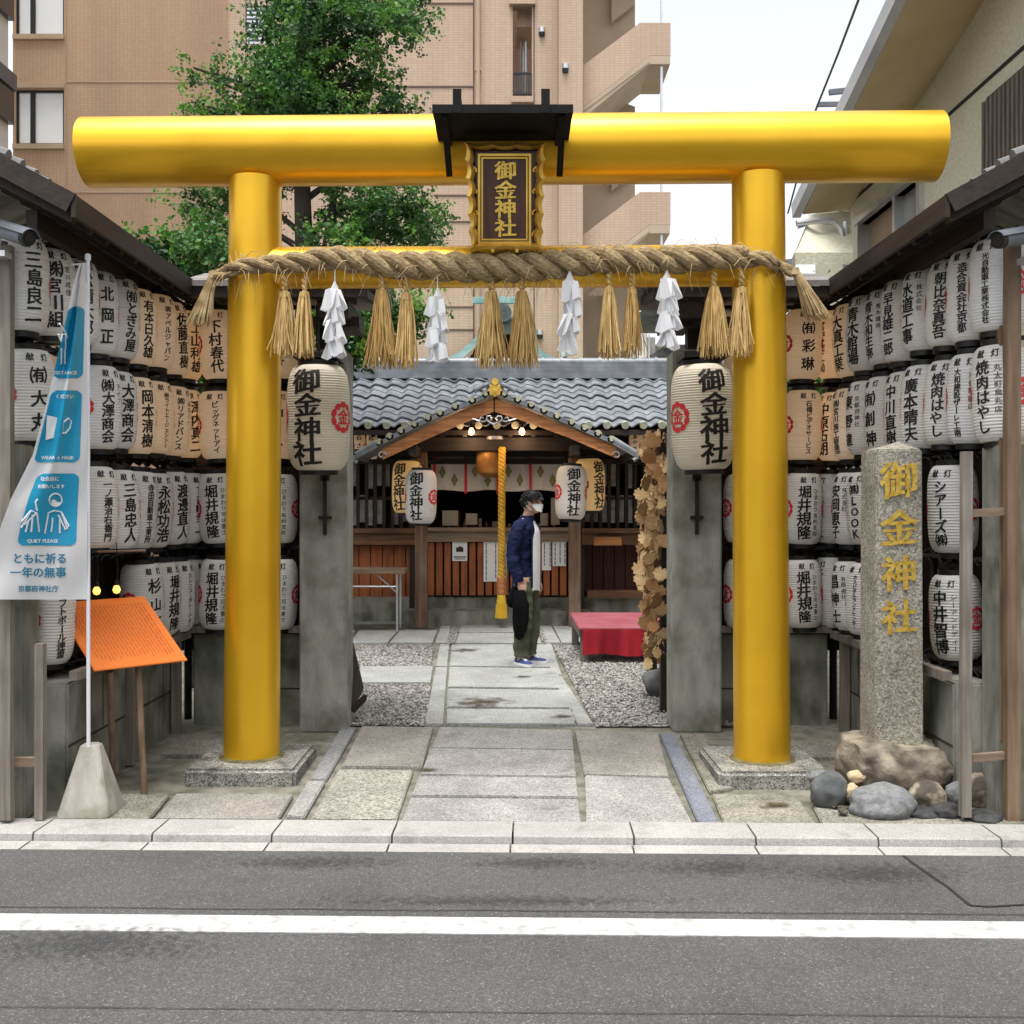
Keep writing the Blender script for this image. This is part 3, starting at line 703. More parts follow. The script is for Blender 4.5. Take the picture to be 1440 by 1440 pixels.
# slatted shutter near the street
sy0, sy1 = XH*F/(1440-CU)-.9, XH*F/(1397-CU)
b = MB(); b.box(XH-.06, XH-.002, sy0, sy1, 3.75, 4.98); fr = mesh('shutter', b, M('shutter_wood', (.05,.042,.036), (.10,.085,.07), sc=5, stretch=(6,6,.5), rough=.8), hs_)
b = MB(); k = sy0
while k < sy1: b.box(XH-.085, XH-.0605, k, k+.035, 3.78, 4.95); k += .075
mesh('slat', b, M('shutter_slat', (.10,.085,.07), (.18,.155,.13), sc=6, stretch=(6,6,.5), rough=.85), fr)
b = MB(); p0, p1 = P(1412,250,7.6), P(1500,196,6.6)
b.bar(p0, p1, .05, .06); b.bar(p0-Vector((0,0,.16)), p1-Vector((0,0,.16)), .04, .04)
for k in range(9):
    q = p0.lerp(p1, k/8); b.bar(q-Vector((0,0,.16)), q-Vector((0,0,.02)), .022, .022)
tag(mesh('wooden_railing', b, m_rwoodx), 'orange wooden slatted railing above the right wall roof, beside the slatted shutter', 'railing')
# lower eave and pipe of the same house
b = MB(); b.prism([P(1112,372,10.6), P(1136,318,11.2), P(1196,312,11.6), P(1200,372,10.6)], (0,0,.12)); mesh('lower_eave', b, m_stucco, hs_)
b = MB(); b.bar(P(1109,372,10.55), P(1133,316,11.15), .08, .12); mesh('lower_gutter', b, m_gutter, hs_)
b = MB(); pts = [P(1120,314,11.0), P(1150,310,11.0), P(1172,312,11.0), P(1182,322,11.0), P(1186,345,11.0), P(1189,352,11.0), P(1191,420,11.0)]
b.tube(pts, .035, 10); pts = [P(1189,312,11.05), P(1190,440,11.05)]; b.tube(pts, .03, 10); mesh('drain_pipe', b, m_alu, hs_)
# cable and antenna
b = MB(); b.tube([P(1211,-10,9.0), P(1180,72,10.5), P(1148,152,12), P(1108,300,14.5)], .012, 6); tag(mesh('overhead_cable', b, m_black), 'black overhead cable crossing the white sky beside the cream eave', 'cable')
b = MB(); b.bar(P(1166,130,15), P(1205,126,15), .06, .07); b.bar(P(1150,147,15), P(1210,146,15), .05, .06); b.bar(P(1188,146,15), P(1196,128,15), .03, .03); b.bar(P(1200,180,15), P(1203,124,15), .05, .05)
tag(mesh('roof_antenna', b, m_grey_metal), 'grey antenna bars against the sky just above the right end of the gold beam', 'antenna')
# house behind the right gate post
nh = thing('neighbour_house', 'low grey green house with a dark roof behind the shrine hall, right of centre', 'house', (2.2, 19, 0))
b = MB(); b.box(2.35, 5.5, 19, 24, 0, 4.5); mesh('wall', b, m_stucco, nh)
b = MB(); b.prism([P(905,432,18), P(962,418,17), P(1090,418,17), P(1090,432,18)], (0,3,.05)); b.prism([P(905,505,18.2), P(930,490,18.2), P(1000,478,18.2), P(1000,505,18.2)], (0,2,0)); mesh('roof', b, m_old_tile, nh)
b = MB(); p = P(885,515,18); q = P(941,505,18); b.box(p.x, q.x, 18, 19, p.z-.6, q.z); mesh('parapet', b, m_tanp, nh)
b = MB(); p = P(893,504.8,18); q = P(925,466,18); b.box(p.x, q.x-.15, 18.2, 18.8, p.z, q.z); b.box(q.x-.149, q.x, 18.3, 18.7, p.z, q.z-.05)
for k in range(5): x = p.x+.03+k*.055; b.box(x, x+.02, 18.17, 18.199, p.z+.02, q.z-.02)
mesh('ventilation_box', b, m_whitewall, nh)

# ------------------------------------------------------------------ side walls with roofs and lantern racks
ROWZ = [2.78, 2.19, 1.58, .955]
def rackpos(s, k):
    y = 5.76 + .262*k
    return s*(2.64 - .1145*(y-5.76)), y
for s, side in ((-1,'left'),(1,'right')):
    t = thing('lantern_wall', f'low mossy concrete wall with dark roofed lantern rack on the {side} of the entrance', 'wall', (s*2.6, 5.6, -.06), 'roofed lantern walls')
    b = MB()
    b.box(min(s*2.43, s*2.66), max(s*2.43, s*2.66), 5.85, 7.72, -.1, .62)
    b.box(min(s*2.35, s*2.05), max(s*2.35, s*2.05), 7.90, 8.05, -.1, .66)
    b.box(min(s*1.94, s*1.30), max(s*1.94, s*1.30), 7.90, 8.05, -.1, .66)
    b.box(min(s*2.05, s*1.94), max(s*2.05, s*1.94), 7.96, 8.05, -.1, .60)
    mesh('concrete_wall', b, m_conc_dark, t, bevel=.012)
    b = MB()
    b.box(min(s*2.428, s*2.4295), max(s*2.428, s*2.4295), 5.86, 7.71, .265, .28)
    for y in (6.35, 6.95, 7.45): b.box(min(s*2.428, s*2.4295), max(s*2.428, s*2.4295), y, y+.012, .285, .60)
    b.box(min(s*1.32, s*1.93), max(s*1.32, s*1.93), 7.898, 7.8995, .24, .252)
    mesh('wall_joint', b, m_jointdark, t)
    b = MB(); b.box(min(s*2.58, s*2.76), max(s*2.58, s*2.76), 5.66, 5.845, -.08, 1.92); b.box(min(s*2.5, s*2.72), max(s*2.5, s*2.72), 7.73, 7.86, -.08, 1.1)
    mesh('concrete_pier', b, m_conc_dark, t, bevel=.01)  # darker concrete on the piers: their shade is put into the colour
    # dark boarding added to make the gaps behind the lower lanterns black
    b = MB()
    for k in range(16):
        y = 5.86 + k*.142; b.box(min(s*2.74, s*2.77), max(s*2.74, s*2.77), y, y+.135, .5, 2.05 if k < 13 else 1.75)
    for k in range(9):
        x = s*(2.68 - k*.142); b.box(min(x, x-s*.135), max(x, x-s*.135), 8.12, 8.15, .5, 2.35 if k > 1 else 1.8)
    mesh('dark_gap_boards', b, m_dwood, t)
    # poles the lanterns hang from
    b = MB()
    for z in [ROWZ[0]+.285]+[q-.29 for q in ROWZ]:
        k0 = -.3 if z > 1.9 else .75
        (x0, y0), (x1, y1) = rackpos(s, k0), rackpos(s, 9.1)
        for dx in (0, .05): b.tube([(x0+s*(.03+dx), y0, z), (x1+s*(.03+dx), y1, z)], .014, 6)
        b.tube([(s*2.45, 7.88, z), (s*1.45, 7.88, z)], .016, 6); b.tube([(s*2.45, 7.93, z+.01), (s*1.45, 7.93, z+.01)], .014, 6)
        for k in range(18):
            if k*.5 < k0: continue
            x, y = rackpos(s, k*.5); b.bar((x+s*.02, y, z-.02), (x+s*.1, y, z+.03), .03, .035)
    b.tube([(s*1.52, 7.9, .0), (s*1.52, 7.9, 3.0)], .018, 6); b.tube([(s*2.42, 8.0, .0), (s*2.42, 8.0, 3.0)], .03, 6)
    b.tube([(s*2.62, 6.6, .6), (s*2.62, 6.6, 3.1)], .025, 6)
    mesh('hanging_poles', b, m_black, t)
    b = MB()
    for y, x in ((6.72, 2.38), (7.6, 2.36)): b.box(min(s*x, s*(x+.06)), max(s*x, s*(x+.06)), y, y+.06, -.04, .9)
    for z in (.66,): b.bar((s*2.40, 5.86, z), (s*2.36, 7.8, z), .05, .05); b.bar((s*2.36, 7.86, z+.03), (s*1.3, 7.86, z+.03), .05, .05)
    mesh('low_rail', b, m_gwood, t)
    # roof over the side row
    b = MB(); g = MB()
    lip, rid, out = 2.20, 2.78, 3.3
    prof = [(lip, 3.13), (lip+.25, 3.25), (rid, 3.44), (out, 3.2), (out, 3.16), (rid, 3.395), (lip+.25, 3.205), (lip, 3.09)]
    b.loft([[Vector((s*x, 5.36, z)) for x, z in prof], [Vector((s*x, 8.2, z)) for x, z in prof]])
    mesh('roof_boards', b, m_rooftop, t, clean=True, smooth=20)
    b = MB(); b.bar((s*(lip-.012), 5.34, 3.095), (s*(lip-.012), 8.2, 3.095), .025, .11)
    for k in range(13):
        y = 5.42 + k*.225; b.bar((s*(lip+.01), y, 3.055), (s*rid, y, 3.345), .05, .06)
    b.box(min(s*2.44, s*2.5), max(s*2.44, s*2.5), 5.5, 8.2, 3.02, 3.12)
    b.bar((s*lip, 5.345, 3.11), (s*rid, 5.345, 3.42), .025, .1); b.bar((s*rid, 5.345, 3.42), (s*out, 5.345, 3.18), .025, .1)
    # rear roof over the back row up to the gate post
    b.prism([(s*2.2, 7.3, 3.03), (s*.98, 7.3, 3.03), (s*.98, 7.3, 3.10), (s*2.2, 7.3, 3.10)], (0, .05, 0))
    for k in range(7): x = s*(2.1-k*.18); b.bar((x, 7.34, 3.06), (x, 8.15, 3.16), .05, .05)
    b.prism([(s*1.32, 7.36, 2.9), (s*1.12, 7.36, 2.9), (s*1.12, 7.36, 3.02), (s*1.32, 7.36, 3.02)], (0, .8, 0))
    mesh('eave_timber', b, m_dwoody, t)
    b = MB(); prof = [(7.28, 3.10), (7.85, 3.26), (8.3, 3.12), (8.3, 3.16), (7.85, 3.31), (7.28, 3.14)]
    b.loft([[Vector((s*2.25, y, z)) for y, z in prof], [Vector((s*.92, y, z)) for y, z in prof]])
    mesh('rear_roof', b, m_rooftop, t, clean=True, smooth=20)
    # weathered ridge tiles
    b = MB()
    for k in range(9 if s < 0 else 14):
        y = 5.4 + k*.16; b.tube([(s*rid, y, 3.46), (s*rid, y+.165, 3.46)], [.075, .07], 10)
        for j in (-1, 1): b.tube([(s*(rid+j*.02), y+.08, 3.45), (s*(rid+j*.2), y+.08, 3.39)], [.04, .035], 8)
    mesh('ridge_tiles', b, m_old_tile, t)
    # posts
    if s < 0:
        b = MB(); b.bar(P(10,1152,5.555), P(10,346,5.555), .055, .05, (0,1,0)); b.tube([P(3,1150,5.58), P(3,340,5.58)], .03, 8)
        mesh('post', b, m_bwood if False else m_gwood, t)
        b = MB(); b.bar(P(57,1152,5.60), P(57,905,5.60), .045, .045, (0,1,0)); mesh('post', b, m_gwood, t)
        b = MB(); b.bar(P(16,1071,5.60), P(51,1071,5.60), .04, .045); mesh('rung', b, m_gwoodx, t)
    else:
        b = MB(); b.bar(P(1423,1158,5.60), P(1423,346,5.60), .072, .055, (0,1,0)); b.bar(P(1411,1040,5.68), P(1411,346,5.68), .06, .05, (0,1,0)); mesh('post', b, m_bwood, t)
        b = MB(); b.bar(P(1357,1148,5.58), P(1359,635,5.58), .05, .045, (0,1,0)); mesh('post', b, m_gwood, t)
        for u0,v0 in ((723,722),(1066,1066)):
            b = MB(); b.bar(P(1365,v0,5.60), P(1412,u0-4 if v0 < 800 else v0-4,5.62), .03, .04); mesh('rung', b, m_gwoodx, t)

# ------------------------------------------------------------------ paper lanterns
def lprof(Rr, H, n=42, rc=.58, rib=.0016, pw=5.):
    pr = []
    for i in range(n+1):
        q = -1 + 2*i/n; r = Rr*(rc + (1-rc)*max(0, 1-abs(q)**pw)**.5)
        r *= 1 - .03*abs(q)**2
        pr.append((r + (rib if i % 2 else -rib), q*H/2))
    return pr
def lrad(Rr, H, y, rc=.58, pw=5.):
    q = max(-1, min(1, y/(H/2))); return Rr*(rc + (1-rc)*max(0, 1-abs(q)**pw)**.5)*(1-.03*q*q)
def wrap(Rr, H, ang, off=.0028):
    def fn(x, y):
        r = lrad(Rr, H, y) + off; a = ang + x/Rr
        return (r*math.sin(a), -r*math.cos(a), y)
    return fn
def emblem(mb, fn, er, y0=0., solid=False):
    for k in range(10):
        t = 6.2832*k/10 + .314; cx, cy = er*.80*math.cos(t), er*.80*math.sin(t)
        pts = [(0,0)] + [(er*.185*math.cos(a*.5236), er*.27*math.sin(a*.5236)) for a in range(12)]
        q = [fn(cx + p*math.cos(t) - o*math.sin(t), y0 + cy + p*math.sin(t) + o*math.cos(t)) for p, o in pts]
        mb.add(q, [(0, 1+i, 1+(i+1) % 12) for i in range(12)])
    put(mb, '金', 0, y0, er*1.02, fn)
PRE = {}
def lantern_parts(Rr, H, kind):
    k = (Rr, H, kind)
    if k in PRE: return PRE[k]
    mt = {'w': m_paper, 'y': m_paper_warm, 'c': m_paper_cream, 'g': m_paper_lit}[kind]
    b = MB(); b.lathe(lprof(Rr, H, 84 if H > .6 else 60), 36)
    sh = b
    c1 = MB(); c1.lathe([(Rr*.50, H/2-.012), (Rr*.63, H/2-.012), (Rr*.63, H/2+.028), (Rr*.50, H/2+.028)], 24)
    c2 = MB(); c2.lathe([(Rr*.50, -H/2-.028), (Rr*.63, -H/2-.028), (Rr*.63, -H/2+.012), (Rr*.50, -H/2+.012)], 24)
    hk = MB(); hk.tube([(0, -Rr*.62, H/2+.02), (0, -Rr*.3, H/2+.07), (0, Rr*.3, H/2+.07), (0, Rr*.62, H/2+.02)], .005, 5)
    e = MB()
    for a in (-1.28, 1.28): emblem(e, wrap(Rr, H, a), Rr*.50)
    PRE[k] = [mt, sh, c1, c2, hk, e, {}]
    return PRE[k]
def lantern(loc, yaw, main, sub, kind, label, group, Rr=.142, H=.51, head='献灯', seed=0, size=None, x0=None):
    t = thing('paper_lantern', label, 'lantern', loc, group); t.rotation_euler = (rs_l.uniform(-.04,.04), rs_l.uniform(-.045,.045), yaw)
    if H < .6: t.scale = (rs_l.uniform(.96,1.03), rs_l.uniform(.96,1.03), rs_l.uniform(.97,1.03))
    mt, sh, c1, c2, hk, e, cache = lantern_parts(Rr, H, kind)
    for nm, mb_, m_ in (('paper_shade', sh, mt), ('top_ring', c1, m_black), ('bottom_ring', c2, m_black), ('hanging_wire', hk, m_black), ('emblem', e, m_red)):
        if nm not in cache:
            cache[nm] = mesh(nm, mb_, m_, t, local=True)
        else:
            o = cache[nm].copy(); o.parent = t; C.objects.link(o)
    b = MB(); fn = wrap(Rr, H, 0); r_ = random.Random(seed)
    if head:
        put(b, head[0], -.042, H*.40, .046, fn, slant=-.05); put(b, head[1], .042, H*.40, .046, fn, slant=.05)
    top, bot = (H*.33, -H*.42) if head else (H*.44, -H*.45)
    x = x0 if x0 is not None else (-.03 if sub else 0)
    size = size or min(.098, .36/max(len(main),1)*1.15)
    column(b, main, x, top, bot, size, fn, slant=.09, rnd=r_)
    if sub: column(b, sub, x+.082, top-.02, max(bot+.02, top-.02-.036*len(sub)*1.2), .038, fn, slant=.06, rnd=r_, fat=False)
    if b.v: mesh('lettering', b, m_ink, t, local=True, smooth=0)
    return t
rs_l = random.Random(11)
ORD = ['first','second','third','fourth','fifth','sixth','seventh','eighth','ninth']
RN = ['top','second','third','bottom']
NUM = ['','one','two','three','four','five','six','seven','eight','nine','ten','eleven']
seed = 0
for s, side, rows in ((-1,'left',LEFT_ROWS),(1,'right',RIGHT_ROWS)):
    for ri, row in rows.items():
        for i, (k, main, sub) in enumerate(row):
            x, y = rackpos(s, k); seed += 1
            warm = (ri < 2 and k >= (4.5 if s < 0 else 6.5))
            nc = NUM[min(len(main), 11)]
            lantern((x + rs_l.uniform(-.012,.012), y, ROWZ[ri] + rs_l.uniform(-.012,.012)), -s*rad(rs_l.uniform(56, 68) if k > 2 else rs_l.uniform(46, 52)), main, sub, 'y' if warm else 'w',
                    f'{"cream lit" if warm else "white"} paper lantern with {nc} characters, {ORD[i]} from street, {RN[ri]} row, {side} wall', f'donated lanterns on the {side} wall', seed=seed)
for s, side, l1, l2 in ((-1,'left',BACK_LEFT,BACK_LEFT2),(1,'right',BACK_RIGHT,BACK_RIGHT2)):
    for ri in range(4):
        for j, (txt, x) in enumerate(((l1[ri], 2.15), (l2[ri], 1.71))):
            if j == 1 and s > 0 and ri in (0, 2): pass
            seed += 1; warm = ri < 2
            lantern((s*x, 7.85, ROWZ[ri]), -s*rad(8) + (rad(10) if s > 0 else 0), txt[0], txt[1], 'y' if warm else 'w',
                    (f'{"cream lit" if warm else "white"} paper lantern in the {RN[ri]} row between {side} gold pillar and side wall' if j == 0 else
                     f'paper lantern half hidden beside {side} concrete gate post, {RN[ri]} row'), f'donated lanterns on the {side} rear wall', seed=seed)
# lamps glowing between the inner lanterns
for s in (-1, 1):
    for z in (2.5, 2.0):
        ld = bpy.data.lights.new('lantern_glow', 'POINT'); ld.energy = 1.6; ld.color = (1,.5,.2); ld.shadow_soft_size = .05
        lo_ = bpy.data.objects.new('lantern_glow', ld); C.objects.link(lo_); lo_.location = (s*2.31, 7.98, z+.25)

# ------------------------------------------------------------------ gate posts with their big lanterns
for s, side, u0, u1 in ((-1,'left',421,487),(1,'right',947,1015)):
    a, c = P(u0, 1026, 7.64), P(u1, 508, 7.64)
    g = thing('gate_post', f'weathered square concrete gate post behind the {side} gold pillar, black bolt on its face', 'gate post', ((a.x+c.x)/2, 7.8, -.01), 'concrete gate posts')
    b = MB(); b.box(a.x, c.x, 7.64, 7.64+.34, -.03, 2.72); mesh('shaft', b, m_conc, g, bevel=.012)
    xm = (a.x+c.x)/2
    b = MB(); b.box(xm-.06, xm+.07, 7.7, 7.83, 2.72, 3.05); b.box(xm-.28, xm+.28, 7.5, 7.58, 2.86, 2.93) ; mesh('timber_hood_post', b, m_dwood, g)
    b = MB(); u = 457 if s < 0 else 980
    p0, p1 = P(u, 752, 7.62), P(u, 672, 7.62); b.bar(p0, p1, .022, .03, (0,1,0)); p = P(u, 728, 7.61); b.box(p.x-.045, p.x+.045, 7.60, 7.635, p.z-.012, p.z+.012); b.box(p0.x-.03, p0.x+.03, 7.605, 7.639, p1.z-.02, p1.z+.03)
    mesh('bolt', b, m_black, g)
    uc, vt, vb = (448, 509, 667) if s < 0 else (988, 508, 666)
    p0, p1 = P(uc, vt, 7.4), P(uc, vb, 7.4)
    ctr = (p0+p1)/2
    lt = lantern(ctr, (rad(-13) if s < 0 else rad(12)), '御金神社', '', 'c', f'large cream lantern with four bold characters hanging before the {side} concrete gate post', 'large gate lanterns', Rr=.216, H=p0.z-p1.z-.05, head='', seed=90+s, size=.235, x0=(0 if s < 0 else .0))
    b = MB(); b.tube([(ctr.x, 7.4, p0.z), (ctr.x, 7.4, 3.02)], .01, 6); b.box(ctr.x-.15, ctr.x+.15, 7.25, 7.6, p0.z+.01, p0.z+.05)
    mesh('hanger', b, m_black, g)

# ------------------------------------------------------------------ the golden gate
tr = thing('torii_gate', 'large golden torii gate with round pillars and a thick round top beam over the entrance', 'torii gate', R(0, 6.6, 0))
YT = 6.6
for s, u in ((-1, 354), (1, 1071.5)):
    yy = YT - s*1.6*ROT
    X = (u-CU)/F*yy
    b = MB(); r0, r1 = .172, .160
    tilt = .012
    b.tube([(X, yy, .03), (X - s*tilt, yy, 1.8), (X - s*tilt*2, yy, 3.62)], [r0, (r0+r1)/2, r1], 64); mesh('pillar', b, m_gold, tr)
    zb = gz(6.3)
    b = MB(); b.box(X-.33, X+.34, yy-.34, yy+.36, zb-.06, .04); o = mesh('plinth', b, m_plinth, tr, bevel=.022, seg=3)
    b = MB(); b.lathe([(r0*.98, 0.035), (r0*1.16, .0405), (r0*1.12, .046), (r0*.98, .055)], 48, (X, yy, 0)); mesh('base_ring', b, M('mossy_ring', (.07,.06,.02), (.16,.14,.06), sc=12, rough=.9), tr)
z = 3.80; rk = .211
b = MB(); n = 64; L_, R_ = [], []
vs = []
for k in range(n):
    t = 6.2832*k/n; c_, s_ = math.cos(t), math.sin(t)
    # the ends are cut on a slant, longer above
    off = .004*s_
    L_.append(R(-2.645-off, YT + rk*c_, z + rk*s_)); R_.append(R(2.615+off, YT + rk*c_, z + rk*s_))
rings = [[L_[k].lerp(R_[k], f_) for k in range(n)] for f_ in (0, .003, .25, .5, .75, .997, 1)]
b.loft(rings); mesh('top_beam', b, m_gold, tr)
b = MB(); zn = 3.075; b.tube([R(-1.6, YT, zn), R(0, YT, zn), R(1.6, YT, zn)], .128, 40); mesh('tie_beam', b, m_gold, tr)

# name tablet with its little metal canopy
YP = 6.28
pl = thing('name_tablet', 'dark lacquered name tablet with gold scalloped frame and gold characters under black canopy', 'plaque', P(710, 357, YP))
def tp(u, v, dy=0.):      # the tablet leans forward at its head
    return P(u, v, YP - (357-v)*.00045 + dy)
def sc_edge():
    pts = []
    def seg(p, q, n, amp):
        p = Vector(p); q = Vector(q); d = (q-p); nrm = Vector((d.y, -d.x)).normalized()
        for i in range(n*6):
            f_ = i/(n*6); pts.append(p + d*f_ + nrm*amp*(abs(math.sin(f_*n*math.pi))**.7))
    seg((652,199),(768,199),3,-3.0); seg((768,199),(764,352),6,-3.5); seg((764,352),(660,352),3,-2.); seg((660,352),(652,199),6,-3.5)
    return pts
ed = sc_edge(); cx, cy = 710, 276
inn = [Vector((cx+(p.x-cx)*.80, cy+(p.y-cy)*.875)) for p in ed]
b = MB(); n = len(ed)
o0 = [tp(p.x, p.y, .10) for p in ed]; o1 = [tp(p.x, p.y, 0) for p in ed]; o2 = [tp(cx+(p.x-cx)*.90, cy+(p.y-cy)*.94, -.02) for p in ed]; i1 = [tp(p.x, p.y, .015) for p in inn]; i2 = [tp(p.x, p.y, .09) for p in inn]
b.loft([o0, o1, o2, i1, i2], cap=False); mesh('scalloped_frame', b, m_brass, pl)
b = MB(); b.add(i2 + [tp(cx, cy, .09)], [(i, (i+1) % n, n) for i in range(n)]); b.prism([tp(668,212,.035), tp(754,212,.035), tp(751,345,.035), tp(671,345,.035)], (0,.06,0)); mesh('backboard', b, m_plaque, pl)
b = MB()
def frame(mb, q, wd, y, dep):
    (a0,b0),(a1,b1) = q
    for u0,v0,u1,v1 in ((a0,b0,a1,b0+wd),(a0,b1-wd,a1,b1),(a0,b0+wd,a0+wd,b1-wd),(a1-wd,b0+wd,a1,b1-wd)):
        mb.prism([tp(u0,v0,y), tp(u1,v0,y), tp(u1,v1,y), tp(u0,v1,y)], (0,dep,0))
frame(b, ((672,216),(747,343)), 3.4, .02, .015); frame(b, ((677,221),(742,338)), 2.2, .026, .009); mesh('gilt_border', b, m_brass, pl)
b = MB()
for i, ch in enumerate('御金神社'):
    cy_ = (240, 267.5, 294, 320.5)[i]
    fn = lambda x, y, cy_=cy_: tp(711 + x*1.0, cy_ - y*1.0, .0285)
    put(b, ch, 0, 0, 27, fn, sx=1.15, slant=.05)
mesh('lettering', b, m_goldleaf, pl, smooth=0)
for sx_ in (-1, 1):
    for v in (232, 262, 292, 322):
        b = MB(); uu = cx + sx_*(45 - (v-216)*.02); pts = [tp(uu + sx_*5*math.sin(q*.9), v - 9 + q*3.2, .03) for q in range(7)]; b.tube(pts, .006, 6); mesh('gilt_scroll', b, m_brass, pl)
    b = MB(); uu = cx + sx_*17; b.tube([tp(uu-11,348,.02), tp(uu-7,344,.01), tp(uu-2,347,.0), tp(uu,355,.0)], .009, 6); b.tube([tp(uu+11,348,.02), tp(uu+7,344,.01), tp(uu+2,347,.0), tp(uu,355,.0)], .009, 6); mesh('gilt_foot', b, m_brass, pl)

b = MB(); YC2 = 5.92
a, c = P(608, 160, YC2), P(806, 148, YC2)
b.box(a.x, c.x, YC2, 6.62, a.z+.012, a.z+.036); b.box(a.x, c.x, YC2-.014, YC2-.001, a.z, c.z)
for sx_ in (a.x+.07, c.x-.07): b.box(sx_-.012, sx_+.012, YC2+.02, 6.5, a.z-.02, a.z+.0115)
for u_top, u_bot in ((625, 632), (791, 787)):
    p0, p1 = P(u_top, 160, YC2+.03), P(u_bot, 246, 6.34); b.bar(p0, p1, .036, .03, (0,1,0))
for u_ in (643, 767):
    p = P(u_, 127, YC2); q = P(u_, 160, YC2); b.box(p.x-.024, p.x+.024, YC2-.022, YC2-.0145, q.z, p.z); b.box(p.x-.018, p.x+.018, YC2+.002, YC2+.35, q.z+.06, p.z)
mesh('canopy', b, m_canopy, pl)

# ------------------------------------------------------------------ the straw rope with tassels
YR = 6.36
def rope_c(f_):        # centre line in pixels at the front of the pillars
    u = 300 + 812*f_
    pts = [(0,386),(.05,372),(.12,369),(.2,362),(.32,372),(.45,376),(.55,375),(.68,366),(.78,367),(.88,363),(.95,366),(1,384)]
    for (a, va), (c, vc) in zip(pts, pts[1:]):
        if f_ <= c: 
            q = (f_-a)/(c-a); q = q*q*(3-2*q); v = va+(vc-va)*q; break
    y = YR + (.10 if f_ < .03 or f_ > .97 else 0)
    return R(*P(u, v, y))
def rope_r(f_):
    return .030 + .045*math.sin(math.pi*min(max(f_,0),1))**.8 + (.012 if .78 < f_ < .92 else 0)
rp = thing('sacred_rope', 'thick twisted straw rope strung across both gold pillars with hanging straw tassels', 'rope', rope_c(.5))
b = MB(); N = 260
for j in range(3):
    pts, rr = [], []
    for i in range(N+1):
        f_ = i/N; c_ = rope_c(f_); r = rope_r(f_); a = -6.2832*(f_*8.2 + j/3)
        pts.append(c_ + Vector((0, -math.cos(a), math.sin(a)))*r*.66); rr.append(r*.60*(1+.05*math.sin(i*.7+j)))
    b.tube(pts, rr, 10)
mesh('twisted_strands', b, m_rope, rp)
b = MB(); r0 = random.Random(8)
for i in range(420):
    f_ = min(max(r0.gauss(.5, .27), .02), .98) if i % 2 else r0.uniform(.02, .98); c_ = rope_c(f_); r = rope_r(f_)
    a = r0.uniform(0, 6.28); d = Vector((r0.uniform(-1,1), -math.cos(a)*.5, math.sin(a)))
    p0 = c_ + Vector((0,-math.cos(a), math.sin(a)))*r*1.05; L0 = r0.uniform(.03, .13)
    b.tube([p0, p0 + d*L0*.5, p0 + d*L0 + Vector((0,0,-L0*.5))], [.0022,.002,.0008], 3, cap=False)
mesh('stray_fibres', b, m_straw_old, rp)
def tassel_mesh(L, Rb, n, sd_, spread=1., tilt=0.):
    b = MB(); r0 = random.Random(sd_)
    # short twisted cord
    for j in range(2):
        b.tube([(.010*math.cos(q*1.1+j*3.14), .010*math.sin(q*1.1+j*3.14), .0 - q*.012) for q in range(8)], .011, 6)
    b.lathe([(.012,-.085),(.024,-.098),(.030,-.115),(.03,-.13)], 10)
    for i in range(n):
        a = r0.uniform(0, 6.28); q = r0.uniform(.1, 1)**.5; rr = Rb*q*r0.uniform(.85, 1.15); L1 = L*r0.uniform(.86, 1.03); wob = r0.uniform(-.02,.02) if i % 7 else r0.uniform(-.06,.06)
        w_ = r0.uniform(.0025, .0048)
        def at(f_):
            rad_ = .026*q + (rr-.026*q)*(f_**.75); jx = .006*math.sin(f_*5+i) + wob*f_*f_
            return (rad_*math.cos(a)*spread + jx + tilt*f_*f_*L, rad_*math.sin(a) + jx*.5, -.095 - (L1-.095)*f_)
        b.tube([at(f_) for f_ in (0, .2, .5, .8, 1)], [w_, w_, w_, w_*.9, w_*.7], 3, cap=False)
    return b
tm = [tassel_mesh(.52, .082, 150, 1), tassel_mesh(.50, .062, 110, 2), tassel_mesh(.55, .095, 190, 3)]
tme = [None]*3
for i, (u, v0, v1, w_) in enumerate(((400,388,500,1),(428,388,501,1),(537,384,515,2),(572,388,516,1),(692,388,516,2),(735,388,515,2),(857,382,503,1),(889,384,502,1),(1004,385,502,2),(1042,384,502,1))):
    p0 = P(u, v0, YR+.0); L = (v1-v0)/F*YR
    k = w_
    if tme[k] is None:
        o = mesh('straw_tassel', tm[k], m_straw, rp, local=True); tme[k] = o
    else:
        o = tme[k].copy(); o.parent = rp; C.objects.link(o)
    o.location = R(*p0) - ORG[rp.name]; o.scale = (.95 + .1*(i % 3 == 0), 1, L/(.55 if k == 2 else .50)); o.rotation_euler = (0, 0, i*1.3)
for u, v, ang, sd_ in ((299, 386, -.30, 21), (1114, 385, .50, 22)):
    b = MB(); r0 = random.Random(sd_)
    for i in range(240):
        a = r0.uniform(0, 6.28); q = r0.uniform(0,1)**.5; L1 = r0.uniform(.22, .33)
        dx = math.sin(ang)+.28*q*math.cos(a); dz = -math.cos(ang)
        p0 = R(*P(u, v, YR+.1)); d = Vector((dx, .3*q*math.sin(a), dz*.9))
        p1 = p0 + d*L1*.5 + Vector((0,0,.01)); p2 = p0 + d*L1 + Vector((0, 0, -.03))
        b.tube([p0 + Vector((.02*q*math.cos(a), .02*q*math.sin(a), .03)), p1, p2], [.0035,.003,.0018], 3, cap=False)
    b.tube([R(*P(u,v-6,YR+.1)), R(*P(u,v+4,YR+.1))], .034, 10)
    mesh('rope_end_tassel', b, m_straw_old, rp)
